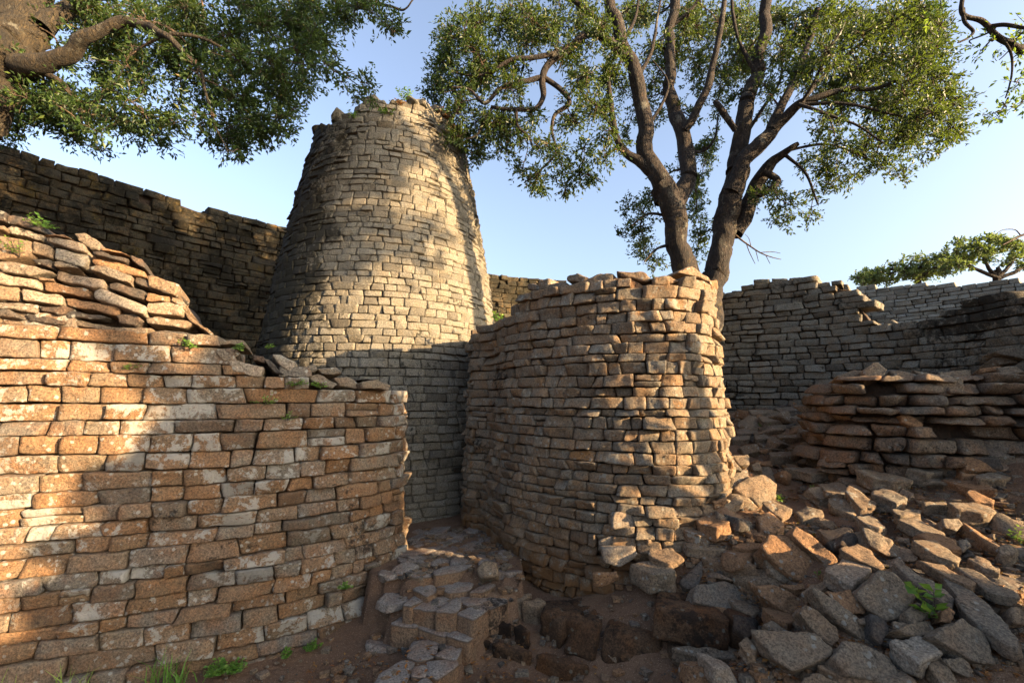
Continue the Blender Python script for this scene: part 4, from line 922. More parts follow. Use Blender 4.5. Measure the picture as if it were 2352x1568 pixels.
# --- cap stones on the bastion (px = 780.9 + .35156x, py = 459.4 + .35156y)
B5 = [([(1480,490),(1550,475),(1622,500),(1592,542),(1480,532)],'g'), ([(1592,520),(1700,470),(1792,480),(1768,592),(1600,602)],'b'), ([(1800,458),(1990,468),(2045,520),(1985,535),(1850,500)],'t','flat tan cap stone in the middle of the bastion top'),
      ([(1770,505),(1900,503),(1988,560),(1985,600),(1785,572)],'o','bright orange cap stone on the bastion'), ([(2045,502),(2150,485),(2222,530),(2165,548)],'t'), ([(1270,555),(1480,530),(1490,600),(1280,640)],'g'), ([(1220,545),(1270,540),(1290,590),(1220,580)],'g'),
      ([(2205,475),(2300,420),(2420,508),(2415,530),(2300,492)],'t','wedge stone at the highest point of the bastion'), ([(2225,515),(2300,497),(2432,560),(2425,602),(2250,548)],'t','block under the wedge stone on the bastion'), ([(2410,515),(2470,518),(2475,580),(2440,600),(2425,570)],'o'),
      ([(2000,540),(2160,530),(2165,600),(2000,600)],'t'), ([(845,880),(880,855),(950,855),(950,905),(850,930)],'b'), ([(950,850),(1010,835),(1030,880),(960,890)],'b')]
for i, rec in enumerate(B5):
    poly, tn = rec[0], rec[1]; desc = rec[2] if len(rec) > 2 else None
    P = [(780.9 + .35156 * x, 459.4 + .35156 * y) for x, y in poly]; cx = sum(p[0] for p in P) / len(P); cy = sum(p[1] for p in P) / len(P)
    Pw, n = wall_Y(BW, cx, cy, 2.9, off=-.06 if cy < 640 else .0, umax=.78)
    us = np.linspace(.16, .74, 900); PP = BW.M(us, np.full(900, 2.9), np.full(900, -.05)); d = ray(cx, cy); az = np.abs(PP[:, 0] * d[1] - PP[:, 1] * d[0]); k = int(np.argmin(az)); Pw = PP[k]
    n = np.array([np.interp(us[k] * BW.L0, BW.p['S'], BW.p['N'][:, 0]), np.interp(us[k] * BW.L0, BW.p['S'], BW.p['N'][:, 1])])
    P0 = np.array([0, 0, EYE]) + d * (Pw[1] / d[1])
    nn = np.array([n[0], n[1], .15]); nn = facing(nn, P0, .5); o = slab('cap_stone', [unproj(a_, b_, P0, nn) for a_, b_ in P], .30, 2300 + i, tone=TONES[tn][0], lich=float(rng.uniform(.2, .9)), mat='rubble', rough=.009, n_=nn, two=False, ex=-.0045)
    reg(o, cx, cy, desc, 'bastiontop', cat='cap stone', group='loose cap stones on the bastion')
# --- cap stones on the curved wall and the low ruined wall (px = 1525.1 + .35156x)
D6 = [([(580,515),(690,512),(692,545),(582,545)],'g'), ([(700,510),(808,508),(808,545),(702,545)],'g'), ([(812,505),(942,503),(945,535),(815,540)],'g'), ([(440,592),(530,590),(535,610),(442,612)],'g'), ([(985,545),(1080,530),(1085,560),(990,575)],'b'), ([(1085,525),(1165,520),(1165,550),(1088,556)],'b'),
      ([(1165,545),(1200,545),(1218,605),(1175,600)],'b'), ([(1430,800),(1490,775),(1530,800),(1520,860),(1440,870)],'g'), ([(1925,690),(1985,668),(2005,700),(1940,710)],'o','orange stone sticking up from the curved wall')]
for i, rec in enumerate(D6):
    poly, tn = rec[0], rec[1]; desc = rec[2] if len(rec) > 2 else None
    P = [(1525.1 + .35156 * x, 459.4 + .35156 * y) for x, y in poly]; cx = sum(p[0] for p in P) / len(P); cy = sum(p[1] for p in P) / len(P)
    Pw, n = wall_Y(DW, cx, cy, 3.3, off=-.12, umax=.85); d = ray(cx, cy); P0 = np.array([0, 0, EYE]) + d * (Pw[1] / d[1])
    o = traced('cap_stone', P, P0, np.array([n[0], n[1], .1]), .35, seed=2500 + i, tone=TONES[tn][0], res=9, rough=.010, p=15, cuts=0, mat='grey')
    reg(o, cx, cy, desc, 'curvedtop', cat='cap stone', group='loose cap stones on the curved wall')
H6 = [([(1125,1145),(1250,1105),(1305,1110),(1300,1170),(1180,1180)],'b'), ([(1305,1100),(1400,1050),(1465,1105),(1440,1160),(1310,1190)],'b','brown edge-set stone on the low ruined wall'), ([(1470,1110),(1560,1105),(1720,1160),(1640,1180),(1500,1150)],'g'),
      ([(1620,1105),(1720,1120),(1790,1160),(1700,1160)],'g'), ([(1800,1120),(1890,1115),(1940,1150),(1810,1150)],'b'), ([(1775,1165),(1960,1155),(1970,1270),(1800,1275)],'b','square brown block proud of the low ruined wall'), ([(1950,1160),(2050,1140),(2250,1160),(2240,1205),(1980,1200)],'g'),
      ([(1870,1110),(2010,1105),(2010,1150),(1900,1150)],'b'), ([(2050,1100),(2200,1080),(2240,1110),(2080,1130)],'o'), ([(2180,1090),(2300,1075),(2380,1130),(2200,1140)],'b'), ([(2270,1160),(2400,1155),(2400,1200),(2280,1210)],'g'), ([(2145,1030),(2250,1015),(2330,1060),(2200,1075)],'b'),
      ([(2160,980),(2300,960),(2400,990),(2390,1040),(2200,1010)],'b'), ([(1535,1400),(1600,1395),(1705,1460),(1690,1510),(1560,1450)],'o','reddish block slanting in the face of the low ruined wall')]
for i, rec in enumerate(H6):
    poly, tn = rec[0], rec[1]; desc = rec[2] if len(rec) > 2 else None
    P = [(1525.1 + .35156 * x, 459.4 + .35156 * y) for x, y in poly]; cx = sum(p[0] for p in P) / len(P); cy = sum(p[1] for p in P) / len(P)
    us = np.linspace(.25, .9, 900); PP = HW.M(us, np.full(900, 2.1), np.full(900, .04 if i in (5, 13) else -.08 - .1 * rng.random())); d = ray(cx, cy); k = int(np.argmin(np.abs(PP[:, 0] * d[1] - PP[:, 1] * d[0])))
    if cy < 830: PP[k] = PP[k] * 1.12
    P0 = np.array([0, 0, EYE]) + d * (PP[k][1] / d[1])
    nn = np.array([-.2, -.9, .35]) + rng.normal(0, .08, 3); nn = facing(nn, P0, .5); o = slab('loose_wall_stone', [unproj(a_, b_, P0, nn) for a_, b_ in P], .22, 2600 + i, tone=TONES[tn][0], lich=float(rng.uniform(.2, .9)), mat='rubble', rough=.009, n_=nn, two=False, ex=-.0045)
    reg(o, cx, cy, desc, 'lowwall', group='loose stones on the low ruined wall')

# --- smaller rubble between the traced stones
occ = [(r[1], r[2]) for r in registry if r[4] in ('heap', 'foot')]
cnt = 0; tries = 0; RR = np.random.default_rng(77); pos_ = []
zones = [((1560, 2352), (1180, 1568), .50, 26), ((1640, 2352), (1010, 1190), .30, 24), ((1690, 1930), (905, 1040), .20, 22)]
small = []
while cnt < 184 and tries < 6000:
    tries += 1; u = RR.random(); zi = 0 if u < .42 else (1 if u < .68 else 2); (xa, xb), (ya, yb), _, md = zones[zi]
    px, py = RR.uniform(xa, xb), RR.uniform(ya, yb)
    if zi == 0 and py < 1180 + (1700 - px) * .9: continue
    if px < 1700 and py < 1130 and zi == 1: continue
    if px > 2250 and py > 1520: continue
    P0 = ghit(px, py); 
    if any((P0[0] - q[0]) ** 2 + (P0[1] - q[1]) ** 2 < q[2] ** 2 for q in pos_): continue
    s = RR.choice([.05, .07, .10, .13], p=[.35, .3, .22, .13]) * (1.35 if zi == 2 else 1); pos_.append((P0[0], P0[1], s * 1.15))
    dims = (s * RR.uniform(.9, 1.7), s * RR.uniform(.6, 1.05), s * RR.uniform(.22, .5))
    sunk = .35 * dims[2]
    o = rand_stone('rubble_stone', (P0[0], P0[1], P0[2] + dims[2] * .3), dims, (RR.normal(.0, .3), RR.normal(0, .3), RR.uniform(0, 6.28)), 3000 + cnt, tone=float(RR.choice([.1, .3, .42, .55, .75, .9])), res=9, rough=.008, p=26)
    reg(o, px, py, None, 'small', group='loose rubble stones on the slope'); cnt += 1
# chips along the passage and wall feet
for i in range(26):
    x, y = RR.uniform(-1.0, .1), RR.uniform(4.2, 5.3); s = RR.uniform(.025, .06)
    o = rand_stone('stone_chip', (x, y, .40 + s * .2), (s * 1.3, s, s * .6), (0, 0, RR.uniform(0, 6)), 3300 + i, tone=.4, res=7, rough=.006)
    px, py = proj(np.array([x, y, .4])); reg(o, float(px), float(py), None, 'passchip', cat='stone chip', group='stone chips on the passage floor')
# loose stones round the tower rim
for i, (px, py, s, up) in enumerate([(728, 298, .10, 0), (770, 282, .08, 0), (778, 268, .10, 1), (835, 252, .12, 0), (855, 236, .13, 0), (878, 238, .10, 0), (950, 236, .12, 0), (968, 238, .13, 0), (1000, 250, .10, 0), (1018, 262, .08, 0), (905, 240, .09, 0)]):
    us = np.linspace(0, 1, 1500); PP = TW.M(us, np.full(1500, 6.1), np.full(1500, -.12)); d = ray(px, py); az = np.abs(PP[:, 0] * d[1] - PP[:, 1] * d[0]) + (PP[:, 1] > TC[1]) * 9; k = int(np.argmin(az))
    P0 = np.array([0, 0, EYE]) + d * (PP[k][1] / d[1])
    o = rand_stone('rim_stone', (P0[0], P0[1], P0[2] - .02), (s, s * .9, s * (.5 if not up else 1.1)), (0, .6 * up, RR.uniform(0, 6)), 3400 + i, tone=.5, res=9, rough=.01, mat='tower')
    reg(o, px, py, None, 'rim', cat='stone', group='loose stones on the rim of the tower')

# ------------------------------------------------------------------ labels of the stones
REGION = {'heap': 'in the rubble heap at the lower right', 'small': 'in the rubble at the lower right', 'foot': 'at the broken foot of the bastion', 'passage': 'on the passage floor', 'passchip': 'on the passage floor', 'leftwall': 'in the tumbled top of the left wall',
          'bastiontop': 'on top of the bastion', 'curvedtop': 'on top of the grey curved wall', 'lowwall': 'on the low ruined wall', 'rim': 'on the broken rim of the conical tower'}
SHORT = lambda s: ' '.join(s.split()[:9])
def tone_word(o):
    if o.data.materials[0] == M['flag']: return 'grey-brown' if o.data.attributes['blk'].data[0].color[0] < .2 else 'pinkish grey'
    t = o.data.attributes['blk'].data[0].color[0]
    return 'charcoal' if t < .15 else 'grey' if t < .36 else 'brown' if t < .48 else 'tan' if t < .66 else 'orange brown' if t < .88 else 'pale'
used = {}
for r in registry:
    if r[3]:
        tag(r[0], r[3], r[5], r[6]); used[r[3]] = 1
anchors = [r for r in registry if r[3]]
for r in registry:
    if r[3]: continue
    o, px, py, _, reg_, cat, grp, _f = r
    dm = o.dimensions; mx = max(dm); flat = min(dm) / mx
    # dimensions are not evaluated yet: read the mesh
    v = np.empty(len(o.data.vertices) * 3, np.float32); o.data.vertices.foreach_get('co', v); v = v.reshape(-1, 3); e = v.max(0) - v.min(0); mx = float(e.max()); flat = float(e.min()) / mx
    size = 'tiny' if mx < .12 else 'small' if mx < .24 else 'middling' if mx < .40 else 'large'
    shape = {'passage': 'slab', 'passchip': 'chip'}.get(reg_, 'slab' if flat < .3 else 'block' if flat < .55 else 'lump')
    tw = tone_word(o)
    if reg_ in ('passchip',): lab = 'tiny stone chip scattered on the passage floor'
    elif reg_ == 'curvedtop':
        k = sorted([q[1] for q in registry if q[4] == 'curvedtop' and not q[3]]).index(px); w_ = ['first', 'second', 'third', 'fourth', 'fifth', 'sixth', 'seventh', 'eighth'][k]
        lab = f'{tw} cap stone, {w_} from the left on the grey curved wall'
    elif reg_ == 'rim':
        k = sorted([q[1] for q in registry if q[4] == 'rim']).index(px); w_ = ['first', 'second', 'third', 'fourth', 'fifth', 'sixth', 'seventh', 'eighth', 'ninth', 'tenth', 'eleventh'][k]
        lab = f'{size} loose stone on the tower rim, {w_} from the left'
    else:
        near = [a for a in anchors if (a[4] == reg_ or (reg_ == 'small' and a[4] in ('heap', 'foot')))]
        a = min(near, key=lambda q: (q[1] - px) ** 2 + (q[2] - py) ** 2); dx, dy = px - a[1], py - a[2]
        rel = ('right of' if dx > 0 else 'left of') if abs(dx) > 1.6 * abs(dy) else ('below' if dy > 0 else 'above') if abs(dy) > 1.6 * abs(dx) else ('below and right of' if dx > 0 and dy > 0 else 'below and left of' if dy > 0 else 'above and right of' if dx > 0 else 'above and left of')
        words = a[3].replace(',', '').split()
        cut = len(words)
        for st in ('at', 'in', 'on', 'over', 'behind', 'below', 'between', 'lying', 'running', 'beside', 'with', 'near', 'right', 'left', 'above', 'against', 'set', 'across', 'directly', 'under', 'resting', 'leaning', 'close', 'standing', 'cut', 'pointing', 'sloping', 'wedged', 'perched', 'tilted', 'topping', 'sticking', 'touching', 'middle', 'nearest', 'of', 'jutting'):
            if st in words[2:]: cut = min(cut, words[2:].index(st) + 2)
        lab = f'{size} {tw} {shape} {rel} the {" ".join(words[:cut])}'
        if len(lab.split()) < 14 and reg_ in ('leftwall', 'bastiontop', 'lowwall', 'foot'): lab += {'leftwall': ' on the left wall', 'bastiontop': ' atop', 'lowwall': ' on the low ruined wall', 'foot': ''}[reg_]
    tag(o, lab, cat, grp)
# tell apart those that still share a description, by their place in the photograph
from collections import defaultdict
dd = defaultdict(list)
for r in registry: dd[r[0]['label']].append(r)
for lab, L in dd.items():
    if len(L) > 1 and L[0][4] != 'passchip':
        L.sort(key=lambda q: q[1]); nm = ['leftmost', 'second from left', 'third from left', 'fourth from left', 'fifth from left', 'sixth from left', 'seventh from left']
        for k, q in enumerate(L): q[0]['label'] = lab + ', ' + (nm[k] if k < len(nm) and not (k == len(L) - 1 and len(L) > 1) else 'rightmost')
for r in registry:
    if len(r[0]['label'].split()) > 16: r[0]['label'] = r[0]['label'].replace(' on the low ruined wall', '').replace(' on the left wall', '')
seen = {}
for r in registry:
    l_ = r[0]['label']
    if r[4] != 'passchip' and l_ in seen: r[0]['label'] = l_.replace('small ', 'small rough ').replace('middling ', 'middling rough ')
    seen[r[0]['label']] = 1
ws = [len(r[0]['label'].split()) for r in registry]; print('stones', len(registry), 'max label words', max(ws))

# ------------------------------------------------------------------ trees and plants
def tubes(chains, sides=7, bump=.06, seed=1):
    """chains: list of (points (n,3), radii (n,)) -> one mesh"""
    V = []; Fq = []; base = 0
    for ci, (P, Rr, sd_) in enumerate(chains):
        P = np.asarray(P, float); n = len(P); T = np.gradient(P, axis=0); T /= np.maximum(np.linalg.norm(T, axis=1, keepdims=True), 1e-9)
        ref = np.array([.3, .2, 1.0]); a = np.cross(T, ref); a /= np.maximum(np.linalg.norm(a, axis=1, keepdims=True), 1e-6); b = np.cross(T, a)
        th = np.arange(sd_) / sd_ * 2 * math.pi
        rr = np.asarray(Rr)[:, None] * np.ones((1, sd_))
        ring = P[:, None] + (a[:, None] * np.cos(th)[None, :, None] + b[:, None] * np.sin(th)[None, :, None]) * rr[..., None]
        if sd_ > 6 and bump:
            dr = 1 + bump * fbm(ring * np.array([5, 5, 2.5]), seed, 3); ring = P[:, None] + (ring - P[:, None]) * dr[..., None]
        V.append(ring.reshape(-1, 3)); idx = base + np.arange(n * sd_).reshape(n, sd_); nx = np.roll(idx, -1, 1)
        Fq.append(np.stack([idx[:-1], nx[:-1], nx[1:], idx[1:]], -1).reshape(-1, 4)); base += n * sd_
    return np.vstack(V), np.vstack(Fq)
def curve(pts, rad, n=10, wig=0, seed=0):
    P = np.array(pts, float); m = len(P); out = []; R_ = []
    for i in range(m - 1):
        p0 = P[max(i - 1, 0)]; p1 = P[i]; p2 = P[i + 1]; p3 = P[min(i + 2, m - 1)]
        for t in np.linspace(0, 1, n, endpoint=False):
            out.append(.5 * ((2 * p1) + (-p0 + p2) * t + (2 * p0 - 5 * p1 + 4 * p2 - p3) * t * t + (-p0 + 3 * p1 - 3 * p2 + p3) * t ** 3)); R_.append(rad[i] * (1 - t) + rad[i + 1] * t)
    out.append(P[-1]); R_.append(rad[-1]); out = np.array(out); R_ = np.array(R_)
    if wig:
        w_ = np.stack([fbm(out * 2.5 + seed, 3, 2), fbm(out * 2.5 + seed + 9, 4, 2), fbm(out * 2.5 + seed + 5, 5, 2)], -1); out = out + w_ * wig
    return out, R_
def leaves(P, D, size, seed, asp=.42, up=.5):
    """one bent leaf per point P growing along D"""
    r = np.random.default_rng(seed); n = len(P); D = D / np.maximum(np.linalg.norm(D, axis=1, keepdims=True), 1e-6)
    N_ = r.normal(size=(n, 3)); N_[:, 2] += up * 2; S = np.cross(D, N_); S /= np.maximum(np.linalg.norm(S, axis=1, keepdims=True), 1e-6); N_ = np.cross(S, D)
    s = size * r.uniform(.65, 1.25, (n, 1)); b = P; t = P + D * s + N_ * s * -.08; m = P + D * s * .48; l = m + S * s * asp * .5 + N_ * s * .09; q = m - S * s * asp * .5 + N_ * s * .09
    V = np.stack([b, l, t, q], 1).reshape(-1, 3); k = np.arange(n)[:, None] * 4
    T3 = np.concatenate([k + np.array([[0, 2, 1]]), k + np.array([[0, 3, 2]])], 1).reshape(-1, 3)
    c = np.repeat(np.stack([r.beta(2, 2.2, n), r.random(n), r.random(n)], -1), 4, 0)
    return V, T3, c
def build_tree(name, label, base_loc, limbs, clusters, mats, leaf_size=.075, dens=1.0, seed=5, trunk_ids=(0,), twig_r=.006, group=None, droop=.25, cat='tree', extra3d=None, nleaf=9, asp=.42):
    """limbs: list of [(px,py,Y,r_px)...] lists; clusters: (px,py,r_px,Y)"""
    root = empty(name, base_loc); tag(root, label, cat, group); r = np.random.default_rng(seed)
    chains = []; skel = []; skr = []
    for L in limbs:
        if isinstance(L[0][0], tuple):
            pts = [p for p, _ in L]; rad = [q for _, q in L]
        else:
            pts = [at(a, b, Y) for a, b, Y, q in L]; rad = [q / F * Y for a, b, Y, q in L]
        P, R_ = curve(pts, rad, 10, wig=min(.05, rad[0] * .35), seed=len(chains) * 3.1); chains.append((P, R_, 12 if rad[0] > .06 else 8)); skel.append(P); skr.append(R_)
    tr = [(a, b, 18) for a, b, _ in (chains[i] for i in trunk_ids)]; V, Fq = tubes(tr, bump=.24, seed=seed)
    child(mesh_obj('trunk', V, Fq, mats[0]), root)
    for i, ch in enumerate(chains):
        if i in trunk_ids: continue
        V, Fq = tubes([ch], bump=.12, seed=seed + i); child(mesh_obj('limb', V, Fq, mats[0]), root)
    SK = np.vstack(skel); SR = np.concatenate(skr); cl = []
    for (px, py, rp, Y) in clusters: cl.append((at(px, py, Y), rp / F * Y))
    if extra3d: cl += [(np.array(p, float), rr) for p, rr in extra3d]
    cl.sort(key=lambda c: np.min(np.linalg.norm(SK - c[0], axis=1)))
    tw = []; LP = []; LD = []
    for (Cc, Rc) in cl:
        dist = np.linalg.norm(SK - Cc, axis=1) + np.where(SR < .02, .25, 0); k = int(np.argmin(dist)); A = SK[k]; gap_ = np.linalg.norm(Cc - A)
        mid = A * .5 + Cc * .5 + r.normal(0, .10 * gap_ + .02, 3) + np.array([0, 0, .08 * gap_]); r0_ = float(np.clip(min(SR[k] * .6, .010 + .016 * gap_), .008, .06))
        P, R_ = curve([A, A * .75 + mid * .25 + r.normal(0, .03, 3), mid, Cc], [r0_, r0_ * .85, r0_ * .65, r0_ * .4], 6, wig=.06, seed=r.uniform(0, 90)); tw.append((P, R_, 5))
        SK = np.vstack([SK, P[6:]]); SR = np.concatenate([SR, R_[6:] * .9])
        nt = max(5, int(80 * dens * (Rc / .35) ** 1.5))
        dirs = r.normal(size=(nt, 3)); dirs /= np.linalg.norm(dirs, axis=1, keepdims=True)
        for j in range(nt):
            s0 = P[r.integers(len(P) // 3, len(P))] if r.random() < .55 else Cc; L = Rc * r.uniform(.45, 1.15)
            p1 = s0 + dirs[j] * L * .5 + r.normal(0, .04, 3); p2 = p1 + dirs[j] * L * .5 + np.array([0, 0, -droop * L * r.random()]) + r.normal(0, .04, 3)
            t = np.linspace(0, 1, 6)[:, None]; Q = (1 - t) ** 2 * s0 + 2 * t * (1 - t) * p1 + t * t * p2
            if j % 2 == 0: tw.append((Q, np.linspace(twig_r * (1.6 if j % 6 == 0 else 1), twig_r * .35, 6), 3))
            m = int(nleaf * r.uniform(.6, 1.4)); tt = r.uniform(.3, 1.05, m) ** .7; QQ = (1 - tt[:, None]) ** 2 * s0 + 2 * tt[:, None] * (1 - tt[:, None]) * p1 + tt[:, None] ** 2 * p2
            dv = (p2 - s0); dv = dv / (np.linalg.norm(dv) + 1e-6); LP.append(QQ + r.normal(0, .022, (m, 3))); LD.append(dv[None] * .8 + r.normal(0, .6, (m, 3)))
    V, Fq = tubes(tw, bump=0); child(mesh_obj('twigs', V, Fq, mats[1]), root)
    LP = np.vstack(LP); LD = np.vstack(LD); V, T3, c = leaves(LP, LD, leaf_size, seed, asp); print(name, 'leaves', len(LP))
    child(mesh_obj('crown', V, None, mats[2], blk=c, smooth=False, T3=T3), root)
    return root

Yt = 7.0
def lim(lst, Y=Yt): return [(a, b, (q[0] if q else Y), r_ * (.78 if r_ > 15 else .76)) for (a, b, r_, *q) in lst]
big = [
 lim([(1590, 760, 46), (1578, 660, 40), (1562, 580, 37), (1550, 510, 37), (1535, 450, 40), (1522, 425, 36)]),
 lim([(1625, 760, 44), (1640, 660, 37), (1662, 560, 35), (1678, 470, 34), (1688, 400, 32), (1692, 360, 30)]),
 lim([(1535, 455, 36), (1500, 390, 29), (1482, 340, 26), (1478, 260, 24), (1458, 180, 22), (1430, 90, 20), (1400, 0, 18), (1385, -90, 14)]),
 lim([(1500, 400, 15), (1470, 370, 17), (1435, 350, 14), (1412, 300, 11), (1402, 230, 8), (1395, 150, 5)]),
 lim([(1552, 470, 30, 7.1), (1580, 400, 25, 7.2), (1572, 320, 23, 7.3), (1552, 250, 21, 7.4), (1540, 150, 18, 7.5), (1545, 40, 16, 7.6), (1552, -60, 14, 7.7)]),
 lim([(1572, 300, 14, 7.2), (1600, 250, 13, 7.1), (1628, 200, 12, 7.0), (1645, 120, 10, 6.9), (1662, 20, 8, 6.8), (1672, -60, 6, 6.8)]),
 lim([(1688, 400, 30), (1702, 310, 26), (1718, 240, 23), (1738, 160, 20), (1755, 80, 18), (1768, -30, 16)]),
 lim([(1684, 440, 28, 6.9), (1706, 390, 24, 6.8), (1750, 330, 24, 6.7), (1800, 275, 17, 6.6), (1835, 240, 14, 6.5), (1880, 225, 11, 6.4), (1960, 205, 8, 6.3), (2060, 195, 5, 6.2)]),
 lim([(1690, 540, 24, 7.1), (1715, 480, 24, 7.1), (1740, 420, 21, 7.1), (1770, 375, 16, 7.0), (1800, 350, 12, 6.9), (1835, 330, 8, 6.8)]),
 lim([(1770, 305, 17, 6.7), (1800, 230, 14, 6.8), (1825, 180, 12, 6.9), (1855, 110, 10, 7.0), (1880, 20, 8, 7.1)]),
 lim([(1450, 140, 16, 7.0), (1400, 95, 15, 6.8), (1361, 75, 13, 6.7), (1300, 115, 13, 6.6), (1262, 140, 13, 6.6), (1245, 176, 11, 6.6), (1249, 225, 9, 6.6), (1227, 253, 8, 6.6), (1185, 250, 7, 6.5), (1130, 248, 5, 6.5)]),
 lim([(1245, 178, 9, 6.6), (1190, 192, 8, 6.5), (1150, 205, 7, 6.5), (1115, 235, 6, 6.4), (1080, 205, 4, 6.4), (1040, 200, 3, 6.4)]),
 lim([(1252, 180, 9, 6.6), (1290, 210, 8, 6.6), (1308, 239, 7, 6.6), (1275, 265, 6, 6.6), (1268, 300, 5, 6.6), (1275, 330, 4, 6.6), (1270, 360, 4, 6.6), (1230, 400, 3, 6.6), (1205, 420, 2, 6.6)]),
 lim([(1300, 118, 9, 6.6), (1240, 130, 8, 6.5), (1170, 138, 7, 6.5), (1130, 165, 5, 6.5), (1090, 175, 4, 6.5), (1050, 170, 2.5, 6.5)]),
 lim([(1185, 250, 6, 6.5), (1190, 290, 4.5, 6.5), (1215, 315, 3.5, 6.5), (1225, 345, 2.5, 6.5)]),
 lim([(1130, 248, 4.5, 6.5), (1110, 280, 4, 6.5), (1095, 310, 3, 6.5), (1070, 320, 2, 6.5)]),
 lim([(1390, 60, 10, 6.9), (1340, 20, 8, 6.9), (1290, -20, 6, 6.9)]),
 lim([(1840, 235, 6, 6.4), (1870, 190, 5, 6.2), (1910, 110, 4, 6.1), (1940, 50, 3, 6.0)]),
 lim([(1835, 240, 6, 6.3), (1900, 262, 4.5, 6.1), (1970, 290, 3.5, 6.0), (2030, 330, 2.5, 5.9)]),
 lim([(1690, 300, 9, 6.8), (1655, 250, 10, 6.7), (1640, 232, 7, 6.7)]),
 lim([(1755, 395, 10, 6.9), (1790, 418, 10, 6.8), (1745, 450, 8, 6.8)]),
 lim([(1458, 185, 9), (1495, 120, 6), (1512, 30, 4), (1520, -40, 3)]), lim([(1735, 170, 8), (1695, 90, 6), (1682, 10, 5), (1680, -50, 3)]),
 lim([(1840, 238, 7, 6.4), (1905, 160, 5, 6.5), (1985, 95, 4, 6.5), (2050, 40, 2.5, 6.5)]), lim([(1845, 240, 6, 6.4), (1950, 238, 5, 6.2), (2080, 268, 3, 6.1), (2170, 250, 2, 6.1)]),
 lim([(1800, 352, 6, 6.9), (1850, 398, 4.5, 6.8), (1880, 470, 3, 6.8)]), lim([(1795, 350, 5, 6.9), (1900, 332, 4, 6.7), (2010, 372, 2.5, 6.6)]),
 lim([(1478, 300, 8), (1520, 240, 5), (1535, 190, 3), (1500, 140, 2)]), lim([(1570, 330, 7, 7.3), (1605, 350, 5, 7.3), (1640, 320, 3.5, 7.2), (1650, 260, 2.5, 7.2)]),
 lim([(1700, 330, 8), (1745, 260, 6), (1790, 190, 4), (1800, 120, 3), (1830, 50, 2)]), lim([(1410, 300, 6), (1378, 255, 5), (1340, 215, 3.5), (1310, 190, 2)]),
 lim([(1545, 60, 8, 7.6), (1590, 20, 6, 7.5), (1620, -40, 4, 7.4)]), lim([(1430, 95, 8), (1460, 40, 5), (1470, -30, 3)]), lim([(1552, 560, 6), (1510, 570, 4), (1480, 600, 2.5)]), lim([(1545, 500, 6), (1490, 490, 4), (1450, 520, 2.5)]),
]
cl = []
cw = dict(L=[(1040,60,45),(1100,40,50),(1030,120,40),(1090,110,50),(1150,70,50),(1010,190,35),(1060,210,45),(1050,260,40),(1100,180,40),(1150,150,45),(1210,100,50),(1200,30,50),(1270,50,50),(1330,30,45),(1380,60,40),(1300,120,45),(1180,210,40),(1120,290,45),(1090,330,40),(1060,310,35),(1100,360,30),(1160,340,40),(1170,290,35),(1220,280,30),(1240,340,35),(1200,385,30),(1232,420,30),(1290,380,40),(1340,340,40),(1300,430,28),(1350,400,35),(1390,360,32),(1320,280,35),(1370,240,40),(1350,170,40),(1400,180,40),(1400,300,30),(1420,110,40),(1000,160,30),(990,215,25),(1240,440,18)],
     Mi=[(1440,480,26),(1470,520,32),(1430,545,20),(1480,570,32),(1510,600,25),(1490,450,28),(1600,500,26),(1605,570,26),(1600,440,28),(1470,30,40),(1500,100,35),(1500,190,30),(1510,270,28),(1600,60,45),(1620,130,40),(1600,200,30),(1650,250,30),(1640,320,28),(1660,180,40),(1700,100,40),(1700,30,45),(1650,50,40),(1620,360,22),(1610,400,24),(1440,30,40),(1550,130,30),(1580,20,40),(1730,150,35),(1720,60,40),(1690,220,26),(1560,60,30),(1590,270,24),(1470,150,28),(1470,230,24),(1440,300,24),(1600,340,20),(1650,150,34),(1760,260,22),(1430,200,30),(1610,540,20),(1590,620,16),(1600,480,20)],
     Ri=[(1790,40,50),(1800,110,45),(1850,60,50),(1920,40,55),(1900,120,55),(1980,80,60),(2050,50,60),(2110,60,50),(1960,170,55),(2030,150,60),(2110,140,60),(2150,100,45),(2160,180,50),(2080,220,60),(2010,240,55),(2140,260,55),(2195,240,45),(2180,300,40),(1930,250,45),(1870,200,45),(2000,320,50),(2080,310,50),(2130,345,35),(1930,330,40),(1880,300,32),(2030,380,35),(1960,400,35),(2075,395,25),(1900,390,32),(1850,370,28),(1905,425,26),(1780,430,26),(1820,470,30),(1860,495,22),(1780,490,22),(1760,200,32),(1820,180,40),(1750,450,22),(1805,518,12),(2120,20,45),(2160,60,35)])
rr = np.random.default_rng(4)
for key, Y0, lo, hi in (('L', 6.6, -.7, .9), ('Mi', 7.6, -.3, 1.5), ('Ri', 6.3, -.6, 1.3)):
    for (a, b, q) in cw[key]:
        cl.append((a, b, q, Y0 + rr.uniform(lo, hi)))
        if b < 330 and q > 34: cl.append((a + rr.uniform(-25, 25), b + rr.uniform(-25, 25), q * .8, Y0 + rr.uniform(lo, hi) + .5))
tb = at(1600, 700, Yt)
build_tree('broadleaf_tree', 'large dark-limbed evergreen tree with twin trunks rising behind the bastion', (tb[0], tb[1], 1.1), big, cl, (M['bark'], M['twig'], M['leaf']), leaf_size=.068, dens=1.2, seed=8, trunk_ids=(0, 1), twig_r=.0055)

